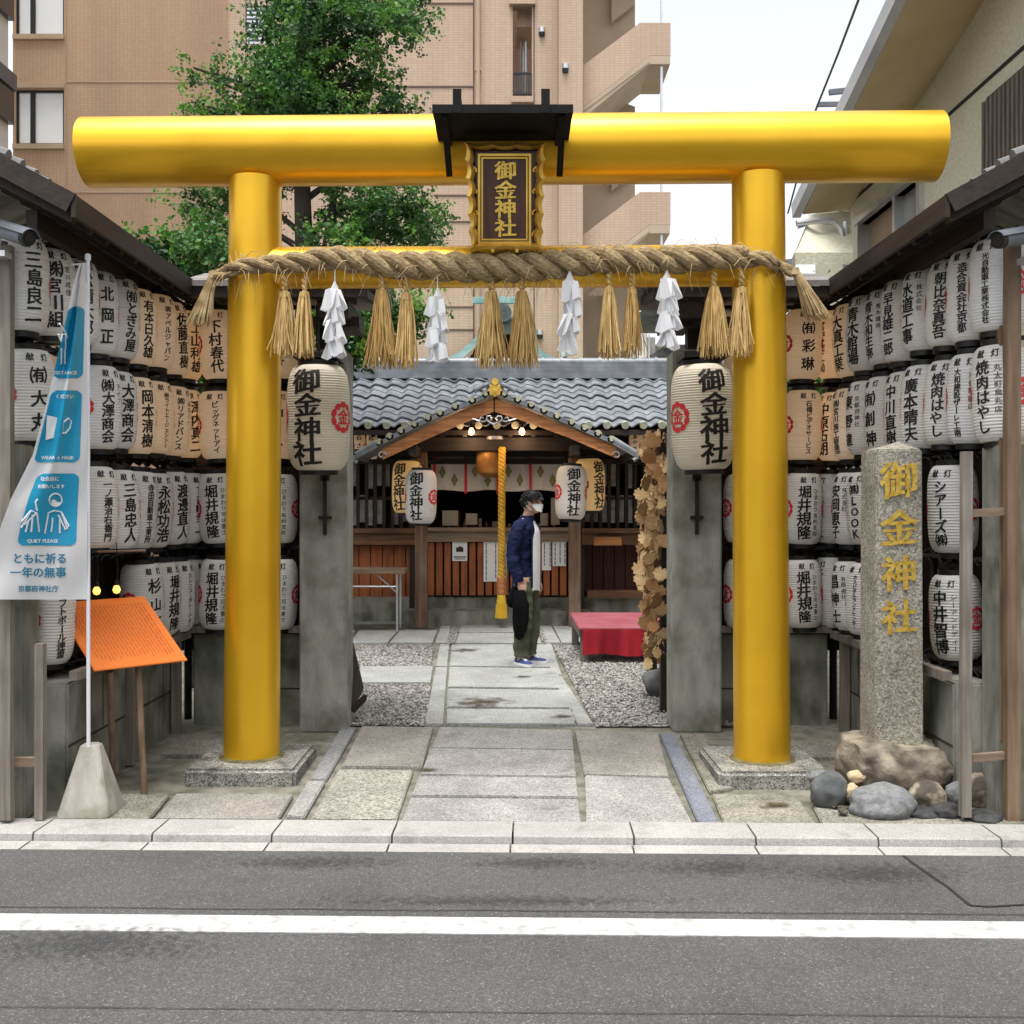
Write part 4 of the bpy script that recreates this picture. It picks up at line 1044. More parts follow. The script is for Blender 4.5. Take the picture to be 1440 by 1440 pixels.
# folded paper streamers
for i, (u, v0, v1) in enumerate(((471,393,502),(616,404,509),(802,380,497),(938,380,488))):
    p = R(*P(u, v0, YR-.05)); H = (v1-v0)/F*YR; r0 = random.Random(40+i)
    t = thing('paper_streamer', f'white folded paper streamer hanging from the straw rope, {["first","second","third","fourth"][i]} from the left', 'paper streamer', p, 'paper streamers on the rope')
    b = MB(); b.tube([(0,0,.06),(0,0,-.02)], .003, 4)
    top = .18*H
    b.add([(0,-.008,0),(-.046,.0,-top*1.2),(0,-.03,-top*1.25),(.046,.004,-top*1.2)], [(0,1,2),(0,2,3)])
    for lay in range(3):
        zc = -top*.8; xs = 0
        for k in range(4):
            sg = 1 if (k+lay) % 2 else -1; h = (H-top)/4*1.32; wd = r0.uniform(.026,.036)
            x0 = xs + sg*.012; yy = -.012 - lay*.022 + .01*(k % 2)
            sk = r0.uniform(.006,.045)*sg
            b.add([(x0-wd, yy, zc), (x0, yy-.022, zc+r0.uniform(-.01,.01)), (x0+wd, yy+r0.uniform(-.02,.01), zc), (x0+wd+sk, yy-.03+r0.uniform(-.02,.02), zc-h*.9), (x0+sk, yy-.005, zc-h), (x0-wd+sk, yy-.03+r0.uniform(-.02,.02), zc-h*.92)], [(0,1,4,5),(1,2,3,4)])
            if r0.random() < .6: q_ = r0.uniform(-.04,.03); b.add([(q_,yy-.03,zc-h*.2),(q_+.03,yy-.04,zc-h*.15),(q_+.045,yy-.05,zc-h*.8),(q_+.006,yy-.036,zc-h*.9)],[(0,1,2,3)])
            zc -= (H-top)/4*r0.uniform(.9,1.1); xs += sg*.008
    mesh('folded_paper', b, m_shide, t, local=True, smooth=0)

# ------------------------------------------------------------------ shrine hall
XC = -.21
ha = thing('shrine_hall', 'wooden shrine hall with silver tiled roof and gabled porch at the end of the path', 'shrine hall', (XC, 14.9, 0))
def tiled(mb, o, ux, dn, W, L, pitch=.24, course=.2, amp=.023):
    """pantiles: o = top corner, ux = along the eave, dn = down the slope"""
    o = Vector(o); ux = Vector(ux).normalized(); dn = Vector(dn).normalized(); nz = ux.cross(dn)
    if nz.z < 0: nz = -nz
    nx = int(W/pitch*9); nc = int(L/course)
    def wv(x):
        q = (x/pitch) % 1; return amp*(math.sin(6.2832*q) + .28*math.sin(12.566*q+.6))
    for c_ in range(nc):
        rows = []
        for d_, h in ((c_*course-.015, .0), (c_*course+course*.55, .016), ((c_+1)*course, .023), ((c_+1)*course+.004, .006)):
            rows.append([o + ux*(W*i/nx) + dn*d_ + nz*(wv(W*i/nx) + h + .006*math.sin(c_*3.1+i*.05)) for i in range(nx+1)])
        vs = [p for r_ in rows for p in r_]
        mb.add(vs, [(j*(nx+1)+i, j*(nx+1)+i+1, (j+1)*(nx+1)+i+1, (j+1)*(nx+1)+i) for j in range(3) for i in range(nx)])
b = MB()
ridge = Vector((-4.6, 15.55, 3.50)); eave = Vector((-4.6, 13.95, 2.66)); sl = eave - ridge
tiled(b, ridge, (1,0,0), sl, 8.8, sl.length)
rb = Vector((-4.6, 17.2, 2.7)) - ridge
b.prism([ridge, ridge+rb, ridge+rb+Vector((8.8,0,0)), ridge+Vector((8.8,0,0))], (0,0,-.05))
rf = mesh('roof', b, m_tile_roof, ha, smooth=50)
b = MB(); x = -4.6
for k, (z0,z1,w_) in enumerate(((3.46,3.55,.15),(3.555,3.62,.125),(3.625,3.68,.10))): b.box(-4.6, 4.2, 15.55-w_, 15.55+w_, z0, z1)
b.tube([(-4.6,15.55,3.70),(4.2,15.55,3.70)], .075, 12)
for k in range(32): x = -4.5+k*.275; b.tube([(x,15.55,3.70),(x+.035,15.55,3.70)], .088, 12)
mesh('ridge', b, m_tile_roof, rf)
b = MB()
for k in range(37):
    x = -4.56+k*.24+.06; b.cyl((x,13.93,2.665),(x,14.0,2.68), .05, seg=14)
mesh('eave_disc', b, m_disc, rf)
b = MB(); b.prism([(-4.6,13.96,2.60),(-4.6,15.5,3.40),(-4.6,15.5,3.36),(-4.6,13.96,2.54)], (8.8,0,0))
for k in range(30): x = -4.5+k*.3; b.bar((x,13.98,2.545),(x,15.4,3.30),.05,.06)
b.box(-4.6,4.2,14.75,14.9,2.30,2.48); mesh('eave_timber', b, m_dwoodx, ha)
YG = 13.4
dl = [(683,554),(664,563),(640,572),(619,581),(602,588),(583,597),(564,606),(548,614),(533,622)]
dr = [(709,554),(728,562),(747,569.5),(765,577),(783.5,585.5),(804,594),(822,602),(841,610),(860,618)]
g = MB()
for i, (u, v) in enumerate(dl+dr):
    b = MB(); p = P(u, v, YG); b.cyl(p, p + Vector((0,.03,0)), .05, seg=18); b.cyl(p - Vector((0,.012,0)), p - Vector((0,.001,0)), .026, seg=12)
    mesh('verge_disc', b, m_disc, ha)
    g.tube([p + Vector((0,.031,0)), p + Vector((0,1.25,0))], .05, 12)
pitchL = [P(695,545,YG)] + [P(u, v, YG) for u, v in dl] + [P(500,640,YG)]
pitchR = [P(697,545,YG)] + [P(u, v, YG) for u, v in dr] + [P(893,637,YG)]
for L_, s in ((pitchL,-1),(pitchR,1)):
    top = [p + Vector((0,0,.012)) for p in L_]; bot = [p - Vector((0,0,.05)) for p in reversed(L_)]
    g.prism(top+bot, (0,1.35,0))
    g.tube([L_[-2] + Vector((0,.04,.01)), L_[-1] + Vector((0,.04,-.0))], .045, 10); g.tube([L_[-1]+Vector((0,.02,-.01)), L_[-1]+Vector((s*.03,.02,-.06)), L_[-1]+Vector((s*-.02,.02,-.09))], .03, 8)
mesh('porch_roof', g, m_tile_roof, ha)
b = MB(); p = P(696,538,YG)
b.prism([p+Vector((-.11,0,-.08)), p+Vector((.11,0,-.08)), p+Vector((.09,0,.06)), p+Vector((.05,0,.13)), p+Vector((-.05,0,.13)), p+Vector((-.09,0,.06))], (0,.12,0))
for s in (-1,1): b.tube([p+Vector((s*.08,-.01,-.02)), p+Vector((s*.16,-.01,-.05)), p+Vector((s*.23,-.01,-.10)), p+Vector((s*.25,-.01,-.13))], [.03,.03,.022,.012], 8)
b.tube([p+Vector((0,.02,.0)), p+Vector((0,1.3,.0))], .08, 12)
mesh('ridge_end_tile', b, m_tile_roof, ha)
b = MB(); q = P(696,548,YG-.03)
for k in range(8): t = 6.2832*k/8; c_ = q + Vector((math.cos(t)*.062, 0, math.sin(t)*.062)); b.cyl(c_, c_+Vector((0,.03,0)), .024, seg=10)
b.cyl(q-Vector((0,.005,0)), q+Vector((0,.03,0)), .055, seg=20); b.cyl(q+Vector((0,-.015,.10)), q+Vector((0,.03,.10)), .042, seg=18); b.cyl(q-Vector((0,.02,0)), q, .03, seg=12)
mesh('gold_crest', b, m_goldleaf, ha)
# barge boards
for s, tip in ((-1,(536,641)),(1,(868,638))):
    def bp(u, v, y=YG+.06): return P(u, v, y)
    c_ = 695 + s*.8
    if s < 0: pg = [(c_,560),(660,572),(600,600),(tip[0],632),(tip[0]+2,645),(605,614),(655,592),(c_,577.5)]
    else: pg = [(c_,560),(732,572),(795,599),(tip[0],629),(tip[0]-1,643),(800,614),(735,590),(c_,577.5)]
    b = MB(); b.prism([bp(*q) for q in pg], (0,.05,0)); mesh('barge_board', b, m_rwoodx, ha, bevel=.006)
    b = MB(); b.prism([bp(u, v+.6+(1 if i < 4 else 0), YG+.045) for i, (u, v) in enumerate(pg[4:])] + [bp(u, v-2.2, YG+.045) for u, v in reversed(pg[4:])], (0,.0145,0)); mesh('barge_trim', b, m_rwoodx, ha)
    cc = bp(tip[0]-s*1, 640, YG+.03); b = MB(); b.tube([cc + Vector((s*-.055*math.cos(a*.6)*(1-a*.07), 0, .055*math.sin(a*.6)*(1-a*.07))) for a in range(10)], .011, 6); mesh('scroll', b, m_alu, ha)
b = MB()
for s in (-1, 1):
    def sp(u, v): return P(695+s*u, v, YG+.035)
    b.tube([sp(0,597), sp(6,594), sp(11,590), sp(10,585.5), sp(5,585), sp(2.5,588), sp(5,590.5)], .012, 7)
    b.tube([sp(12,592), sp(17,593), sp(21,590), sp(19,586.5), sp(15,588)], .010, 7); b.tube([sp(20,592), sp(26,590), sp(31,589)], [.010,.007,.004], 6)
mesh('gable_scroll', b, m_alu, ha)
# porch frame
m_post = wood('post_wood', (.10,.055,.03), (.24,.15,.095), 'z', c3=(.30,.25,.22), sc3=2.2)
for u in (592.5, 808):
    b = MB(); p0, p1 = P(u, 881, 14.3), P(u, 632, 14.3); b.box(p0.x-.08, p0.x+.08, 14.22, 14.38, -.02, p1.z); mesh('porch_post', b, m_post, ha, bevel=.01)
b = MB(); p0, p1 = P(548,634,14.25), P(850,616,14.25); b.box(p0.x, p1.x, 14.16, 14.34, p0.z, p1.z)
b.prism([P(562,616,14.6), P(835,616,14.6), P(697,565,14.6)], (0,.05,0))
for s in (-1,1):
    b.bar((XC+s*1.03, 13.5, 2.32), (XC+s*1.03, 15, 2.32), .1, .12)
    b.bar((XC+s*1.72, 13.45, 2.28), (XC+s*1.72, 14.9, 2.28), .08, .1)
mesh('porch_beam', b, m_dwoodx, ha)
# body: dark interior
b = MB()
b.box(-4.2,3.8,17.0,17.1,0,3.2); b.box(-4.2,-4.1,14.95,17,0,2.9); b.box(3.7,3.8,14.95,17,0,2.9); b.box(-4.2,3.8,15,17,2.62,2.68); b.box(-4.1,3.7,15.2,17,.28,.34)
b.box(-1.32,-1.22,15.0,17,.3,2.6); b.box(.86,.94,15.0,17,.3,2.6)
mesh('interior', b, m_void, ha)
b = MB()
for x in (-2.75,-1.34,.96,2.45): b.box(x-.07, x+.07, 14.88, 15.02, 0, 2.5)
b.box(-4.2,3.8,14.9,15.0,2.48,2.6); b.box(-4.2,3.8,14.9,15.0,2.2,2.27)
mesh('frame_post', b, m_dwood, ha)
# counter rail and picket front
b = MB(); p0, p1 = P(598,762,14.8), P(800,742,14.8); b.box(p0.x, p1.x, 14.72, 15.1, p1.z-.05, p1.z); b.box(p0.x, p1.x, 14.78, 14.86, p0.z, p1.z-.055)
mesh('counter', b, m_gwoodx, ha)
p1 = P(797,762,14.85); k = 0
b = MB(); rs = random.Random(2)
for k in range(17):
    u = 602 + k*11.6; 
    if u > 796: break
    q0, q1 = P(u, 837, 14.85), P(u+8.6, 763, 14.85); b.box(q0.x, q1.x, 14.83+rs.uniform(0,.006), 14.86, q0.z, q1.z)
mesh('picket_front', b, m_rwood, ha)
b = MB(); q0, q1 = P(600,828,14.88), P(797,822,14.88); b.box(q0.x, q1.x, 14.865, 14.9, q0.z, q1.z); q0, q1 = P(600,778,14.88), P(797,772,14.88); b.box(q0.x, q1.x, 14.865, 14.9, q0.z, q1.z); b.box(q0.x, q1.x, 15.0, 15.05, .34, 1.2); mesh('picket_rail', b, m_dwoodx, ha)
b = MB(); b.box(-4.1,3.7,14.9,15.15,-.05,.34); b.box(-1.45,1.08,14.45,14.898,-.05,.19); mesh('stone_base', b, m_conc_dark, ha, bevel=.012)
# side bays
for s, u0, u1 in ((-1,440,586),(1,818,985)):
    b = MB(); u = u0
    while u < u1:
        q0, q1 = P(u, 743, 14.96), P(u+4.5, 640, 14.96); b.box(q0.x, q1.x, 14.95, 14.99, q0.z, q1.z); u += 12.2
    q0, q1 = P(u0, 703, 15.0), P(u1, 698, 15.0); b.box(q0.x, q1.x, 14.992, 15.02, q0.z, q1.z)
    mesh('lattice', b, m_dwood, ha)
    b = MB(); q0, q1 = P(u0, 766, 14.85), P(u1, 743, 14.85); b.box(q0.x, q1.x, 14.72, 15.0, q1.z-.06, q1.z); b.box(q0.x, q1.x, 14.8, 14.9, q0.z, q1.z-.065); mesh('window_shelf', b, m_mwoodx, ha)
    if s < 0:
        b = MB(); u = u0
        for k in range(9):
            q0, q1 = P(u, 840, 15.02), P(u+15.2, 767, 15.02); b.box(q0.x, q1.x, 15.0+rs.uniform(0,.01), 15.04, q0.z, q1.z); u += 16.4
        mesh('boarded_panel', b, m_rwood, ha)
    else:
        b = MB(); u = u0
        for k in range(11):
            q0, q1 = P(u, 832, 15.3), P(u+14.2, 767, 15.3); b.box(q0.x, q1.x, 15.3, 15.34, q0.z, q1.z); u += 15.5
        mesh('boarded_panel', b, wood('deep_red_wood', (.045,.012,.006), (.10,.03,.015), 'z'), ha)
        b = MB(); q0, q1 = P(826,841,14.8), P(985,830,14.8); b.box(q0.x, q1.x, 14.75, 14.89, q0.z, q1.z); mesh('bottom_rail', b, m_mwoodx, ha)
        b = MB(); q0, q1 = P(835,767,14.7), P(874,755,14.7); b.box(q0.x, q1.x, 14.69, 14.715, q0.z, q1.z); mesh('sign_board', b, m_rwoodx, ha)
    # votive slips seen through the lattice
    b = MB(); rs = random.Random(12+s)
    for r_ in range(2):
        u = u0+3
        while u < u1:
            v0 = 648 + r_*50 + rs.uniform(-3,3); q0, q1 = P(u, v0+38, 15.25), P(u+rs.uniform(7,9.5), v0, 15.25)
            if rs.random() < .8: b.box(q0.x, q1.x, 15.25, 15.252, q0.z, q1.z)
            u += 12.2
    o = mesh('paper_slips', b, M('grey_slips'+('a' if s<0 else 'b'), (.45,.46,.47), (.75,.75,.75), sc=9, rough=.8), ha)
# curtain with diamonds and red ribbons
b = MB()
q0, q1 = P(606,690,14.98), P(795,636,14.98)
def cf(i, j):
    x = q0.x + (q1.x-q0.x)*i; z = q0.z + (q1.z-q0.z)*j
    return (x, 14.98 + .012*math.sin(i*44) + .006*math.sin(i*97), z + .012*math.sin(i*18)*(1-j))
b.grid(90, 6, cf); cu = mesh('curtain', b, M('white_curtain', (.62,.58,.53), (.74,.71,.66), sc=3, rough=.85), ha)
m_crest = M('crest_print', (.22,.17,.06), (.30,.24,.10), sc=9)
for u, v in ((622,664),(639,675),(668,663),(686,676),(715,663),(731,675),(760,663),(777,676),(790,668)):
    b = MB(); c_ = P(u, v, 14.955); r = .055
    for dx, dz in ((0,1),(1,0),(0,-1),(-1,0)):
        d = c_ + Vector((dx*r*.45, 0, dz*r*.9)); b.poly([d+Vector((0,0,r*.8)), d+Vector((r*.45,0,0)), d-Vector((0,0,r*.8)), d-Vector((r*.45,0,0))])
    mesh('diamond_crest', b, m_crest, cu)

b = MB()
for u in (611, 655, 700, 746):
    q, r_ = P(u-2, 694, 14.94), P(u+2, 634, 14.94); b.box(q.x, r_.x, 14.938, 14.945, q.z, r_.z)
mesh('red_ribbon', b, m_red, cu)
# altar things inside the dark hall
b = MB(); b.box(-1.1,.8,16.2,16.5,.34,1.0); b.box(-.9,.6,16.5,16.75,1.0,1.3); mesh('altar', b, m_mwoodx, ha)
b = MB(); rs = random.Random(9)
for k in range(12):
    x = -1.05+k*.16; h = rs.uniform(.08,.35); b.lathe([(.03,0),(.05,h*.4),(.025,h*.8),(.04,h)], 10, (x, 16.35, 1.0)); 
mesh('altar_vessels', b, m_brass, ha)
b = MB()
for k in range(16):
    u = 622+k*10.5+rs.uniform(-2,2); q = P(u, 741, 15.6); h = rs.uniform(.05,.22); w_ = rs.uniform(.02,.05)
    if k % 3: b.box(q.x-w_, q.x+w_, 15.55, 15.62, q.z, q.z+h, m=k % 2)
    else: b.lathe([(w_*.7,0),(w_,h*.4),(w_*.4,h*.8),(w_*.5,h)], 10, (q.x,15.6,q.z), m=k % 2)
mesh('offering_goods', b, [M('dull_red_goods', (.16,.03,.02), (.25,.07,.05), sc=9), M('pale_goods', (.22,.20,.16), (.36,.33,.27), sc=9)], ha)
b = MB()
for k, (u, v0, v1, wd) in enumerate(((622,739,718,22),(655,738,722,16),(760,739,722,10),(775,738,700,12))):
    q0, q1 = P(u, v0, 15.2), P(u+wd, v1, 15.2); b.box(q0.x, q1.x, 15.2, 15.3, q0.z, q1.z)
mesh('counter_notice', b, M('pale_card', (.35,.31,.24), (.48,.44,.36), sc=4), ha)
# notices pinned to the pickets
def notice(u0, u1, v0, v1, label, lines, pict=False):
    t = mesh_box = MB(); q0, q1 = P(u0, v1, 14.8), P(u1, v0, 14.8); mesh_box.box(q0.x, q1.x, 14.808, 14.818, q0.z, q1.z)
    o = thing('paper_notice', label, 'notice', (q0.x, 14.818, q0.z), 'notices on the picket front'); mesh('sheet', mesh_box, m_white, o)
    b = MB(); rs = random.Random(u0)
    if pict:
        c_ = P((u0+u1)/2, v0+13, 14.8); b.box(c_.x-.05, c_.x+.05, 14.802, 14.806, c_.z-.03, c_.z+.03); b.box(c_.x-.02, c_.x+.03, 14.802, 14.806, c_.z+.03, c_.z+.045)
        b.lathe([(.0,0)],3) if False else None
        b.box(q0.x+.02, q1.x-.02, 14.804, 14.806, q0.z+.05, q0.z+.065); b.box(q0.x+.03, q1.x-.03, 14.804, 14.806, q0.z+.025, q0.z+.035)
    else:
        for k in range(lines):
            x = q0.x + .03 + (q1.x-q0.x-.05)*k/max(lines-1,1); z1 = q1.z-.04; 
            while z1 > q0.z + .06:
                h = rs.uniform(.03,.09); b.box(x, x+.012, 14.804, 14.806, max(z1-h, q0.z+.02), z1); z1 -= h+.012
    mesh('print', b, m_ink_soft, o)
notice(636,657,760,789,'small white notice with camera pictogram on the brown picket front','',True) if False else notice(636,657,760,789,'small white notice with black camera pictogram on the brown picket front',0,True)
notice(680,712,760,818,'long white notice on the picket front behind the yellow bell rope',3)
notice(762,775,760,802,'narrow white notice on the pickets just right of the standing man',2)
notice(777,796,760,796,'white notice with columns of text at right end of the picket front',3)
# bell and bell rope
bt = thing('shrine_bell', 'brown cylindrical shrine bell hanging in the porch before the white curtain', 'bell', P(688,668,14.3))
p = P(689,640,14.4); b = MB(); b.lathe([(.0,-.30),(.08,-.30),(.17,-.24),(.19,-.1),(.19,.02),(.17,.06),(.05,.08)], 28, p); mesh('body', b, M('aged_bell', (.30,.13,.03), (.50,.25,.07), sc=6, rough=.5, metal=.3), bt); b = MB(); b.tube([p+Vector((0,0,.07)), p+Vector((0,0,.3))], .015, 8); mesh('hook', b, m_black, bt)
br = thing('bell_rope', 'yellow twisted bell rope with wooden grip and tassel hanging in the porch', 'rope', P(705,868,14.1))
b = MB(); p0, p1 = P(706,630,14.12), P(705,812,14.12)
for j in range(3):
    b.tube([p0.lerp(p1, i/160) + Vector((math.cos(i*.42+j*2.094)*.026, math.sin(i*.42+j*2.094)*.026, 0)) for i in range(161)], .026, 8)
mesh('twisted_cord', b, M('yellow_cord', (.50,.27,.02), (.70,.42,.05), sc=9, rough=.7), br)
b = MB(); p = P(705,836,14.12); q = P(705,811,14.12); b.lathe([(.05,0),(.062,.01),(.062,q.z-p.z-.01),(.05,q.z-p.z)], 6, p); mesh('wooden_grip', b, m_rwoodx, br)
b = MB(); p = P(705,869,14.12); h = P(705,836,14.12).z-p.z
b.lathe([(.075,0),(.078,.03),(.06,h*.6),(.064,h*.7),(.05,h)], 16, p)
for k in range(26): t = 6.2832*k/26; b.tube([p+Vector((.076*math.cos(t),.076*math.sin(t),0)), p+Vector((.064*math.cos(t),.064*math.sin(t),h*.6))], .007, 4)
mesh('tassel', b, M('yellow_tassel', (.62,.38,.02), (.78,.52,.05), sc=20, stretch=(4,4,.5), rough=.7), br)
# porch lanterns
for u, v0, v1, kd, Y, lab, yw in ((592,659,738,'w',13.9,'white lantern with four bold characters before the left porch post',-14),(803,655,731,'w',13.9,'white lantern with four bold characters before the right porch post',8),
                           (573,648,722,'g',14.25,'glowing yellow lantern behind the white one at the left porch post',-30),(829,646,718,'g',14.25,'glowing yellow lantern behind the white one at the right porch post',40)):
    p0, p1 = P(u, v0, Y), P(u, v1, Y)
    lantern((p0+p1)/2, rad(yw), '御金神社', '', kd, lab, 'porch lanterns', Rr=.205, H=.70, head='', seed=u, size=.19)
for i, (u, txt, lab) in enumerate(((506,'石さち','small lantern under the hall eave by left gate post'),(523,'岩あや','small lantern under the hall eave beside the porch roof tip, left end'),(892,'あやさち','small lantern under the hall eave just right of the porch roof tip'),(908,'岩さち','small lantern under the hall eave above the leaf plaques'))):
    lantern(P(u, 627, 14.3), 0, txt, '', 'y', lab, 'small eave lanterns', Rr=.075, H=.36, head='', seed=i+300, size=.075)
for i, u in enumerate((663, 734)):
    p = P(u, 607, 13.9); t = thing('gable_bulb', f'warm lit bulb under the porch gable, {["left","right"][i]} of its scroll ornament', 'bulb', p, 'gable bulbs')
    b = MB(); b.lathe([(.0,-.045),(.03,-.035),(.042,0),(.03,.03),(.018,.05)], 14, p); mesh('glass', b, m_bulb_dim, t); b = MB(); b.lathe([(.022,.05),(.022,.10),(.01,.11)], 12, p); b.tube([p+Vector((0,0,.1)), p+Vector((0,0,.32))], .006, 5); mesh('socket', b, m_black, t)
    ld = bpy.data.lights.new('gable_bulb_light', 'POINT'); ld.energy = 4; ld.color = (1,.66,.38); ld.shadow_soft_size = .05; lo_ = bpy.data.objects.new('gable_bulb_light', ld); C.objects.link(lo_); lo_.location = p + Vector((0,-.02,-.1))
b = MB(); p = P(696,618,14.05); b.lathe([(.11,0),(.10,.04),(.05,.06)], 20, p); tag(mesh('ceiling_light', b, m_alu), 'grey dome light under the porch gable between two bulbs', 'ceiling light')
# copper roofed sanctuary behind
sa = thing('copper_roof_sanctuary', 'sanctuary with green copper roof and dark ridge ornament rising behind the tiled hall', 'sanctuary', P(705,517,18.5))
def cr(s, f_, dy=0., du=0.):
    pts = [(0,430),(18,446),(32,470),(58,494),(98,515),(150,532)]
    x = f_*(len(pts)-1); i = min(int(x), len(pts)-2); q = x-i
    return P(705 + s*(pts[i][0]+(pts[i+1][0]-pts[i][0])*q) + s*du, pts[i][1]+(pts[i+1][1]-pts[i][1])*q, 18.0+dy)
b = MB()
for s in (-1,1):
    b.grid(20, 8, lambda i, j: cr(s, i, j*2.2)); b.grid(20, 2, lambda i, j: cr(s, i, 0) - Vector((0,0,.16*j)))
mesh('roof', b, m_copper, sa)
b = MB(); q0, q1 = P(673,429,17.9), P(728,421,17.9); b.bar((q0.x-.1,18.0,q1.z),(q1.x+.1,18.0,q1.z),.12,.10); b.tube([(XC+.06,17.95,q1.z-.06),(XC+.06,20.2,q1.z-.06)], .13, 12); mesh('ridge_beam', b, m_copper, sa)
b = MB(); p = P(706,440,17.85); b.lathe([(.0,-.02),(.16,-.02),(.16,.02),(0,.02)], 20, (0,0,0)); b.v = [tuple(p + Vector((x, z, y))) for x, y, z in b.v]
b.prism([P(690,470,17.9),P(722,470,17.9),P(716,440,17.9),P(696,440,17.9)], (0,.1,0)); b.tube([P(676,455,17.9),P(686,448,17.9),P(698,452,17.9)], .04, 8); b.tube([P(734,455,17.9),P(724,448,17.9),P(712,452,17.9)], .04, 8); mesh('ridge_ornament', b, M('dark_bronze', (.05,.07,.07), (.12,.15,.14), sc=5, rough=.6), sa)
b = MB(); b.prism([P(690,452,18.3),P(720,452,18.3),P(765,530,18.3),P(645,530,18.3)], (0,.1,0)); b.box(-1.4,1.2,18.4,20.5,0,3.7); mesh('gable_wall', b, m_dwoodx, sa)

# ------------------------------------------------------------------ trees
def leaves(mb, rs, c, R3, n, size=.05, m=None):
    """leaf faces gathered on twigs inside an ellipsoid"""
    c = Vector(c)
    tw = max(4, n//26)
    for _ in range(tw):
        d = Vector((rs.gauss(0,1), rs.gauss(0,1), rs.gauss(0,1)))
        if d.length < 1e-3: continue
        d.normalize(); q = rs.uniform(.35, 1.08)
        t0 = c + Vector((d.x*R3[0], d.y*R3[1], d.z*R3[2]))*q
        br = (d + Vector((rs.gauss(0,.5), rs.gauss(0,.5), rs.gauss(.1,.4)))).normalized()*rs.uniform(.12,.3)
        mm = 1 if rs.random() < (.22 + .5*max(0, d.z) + .15*(q > .9)) else 0  # brighter leaves on tops and outsides of clumps: lighting put into the colour
        for k in range(26):
            f_ = k/26; p = t0 + br*f_ + Vector((rs.gauss(0,.035), rs.gauss(0,.035), rs.gauss(0,.03)))
            s = size*rs.uniform(.45, 1.4); nrm = Vector((rs.gauss(0,.8), rs.gauss(-.25,.8), rs.gauss(.6,.6))).normalized()
            a = nrm.orthogonal().normalized(); a.rotate(Matrix.Rotation(rs.uniform(0,6.28), 3, nrm)); e = nrm.cross(a)
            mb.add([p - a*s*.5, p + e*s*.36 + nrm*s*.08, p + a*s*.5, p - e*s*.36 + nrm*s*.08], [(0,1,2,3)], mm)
YTR = 12.6
tree = thing('garden_tree', 'tall dark green tree with tiered branches rising behind the golden gate', 'tree', (-2.45, YTR, 0))
b = MB(); X0 = (427-CU)/F*YTR
b.tube([(X0,YTR,-.05),(X0+.03,YTR,1.2),(X0-.02,YTR+.05,2.8),(X0+.02,YTR,4.2),(X0-.03,YTR,5.8),(X0,YTR,7.6)], [.17,.15,.13,.115,.09,.04], 14)
b.tube([(X0+.12,YTR+.1,1.6),(X0+.2,YTR+.1,3.0),(X0+.24,YTR,4.4),(X0+.4,YTR,5.6)], [.09,.08,.07,.03], 10)
rs = random.Random(77)
CL = []   # (u, v, ru, rv, leaves, depth offset)
for q in [(480,20,85,55,2600,0),(400,60,70,60,2200,.2),(545,40,55,30,900,-.3),(440,110,80,40,1700,.4),(520,95,40,30,600,-.2),(370,130,60,45,1300,-.2),
          (340,175,70,40,1500,0),(430,165,90,35,1900,-.4),(520,140,60,40,1100,.2),(565,150,28,18,240,0),(480,190,90,40,1500,.2),(300,112,26,16,200,0),(272,95,14,12,80,0),(275,150,22,14,160,0),
          (285,285,45,26,700,.2),(300,320,30,20,330,0),(350,280,60,40,1000,.5),(545,300,70,45,1900,-.2),(500,285,60,40,1200,.3),(595,290,26,26,340,-.3),(560,340,75,28,1400,.1),(470,345,50,25,900,-.5),(610,340,18,14,130,-.2),
          (450,-30,130,60,2600,0),(560,10,60,30,800,.4),(590,25,25,14,180,0),(520,230,90,40,1500,.4),(400,230,90,40,1500,.4)]:
    CL.append(q)
CL += [(425,70,42,42,900,-.6),(432,140,45,30,900,-.6),(440,10,45,40,900,-.6),(405,110,35,35,600,-.5)]
cr_ = MB()
for u, v, ru, rv, n, dy in CL:
    c_ = P(u, v, YTR + dy); sc_ = (YTR+dy)/F
    b.tube([(X0, YTR, c_.z - .5 - .1*abs(c_.x-X0)), ((c_.x+X0)/2, YTR+dy*.5, c_.z-.22), tuple(c_)], [.045,.03,.012], 6)
    leaves(cr_, rs, c_, (ru*sc_*.84, .45, rv*sc_*.8), int(n*1.9), .05)
mesh('trunk', b, m_bark, tree); mesh('crown', cr_, [m_leaf, m_leaf2], tree, smooth=0)
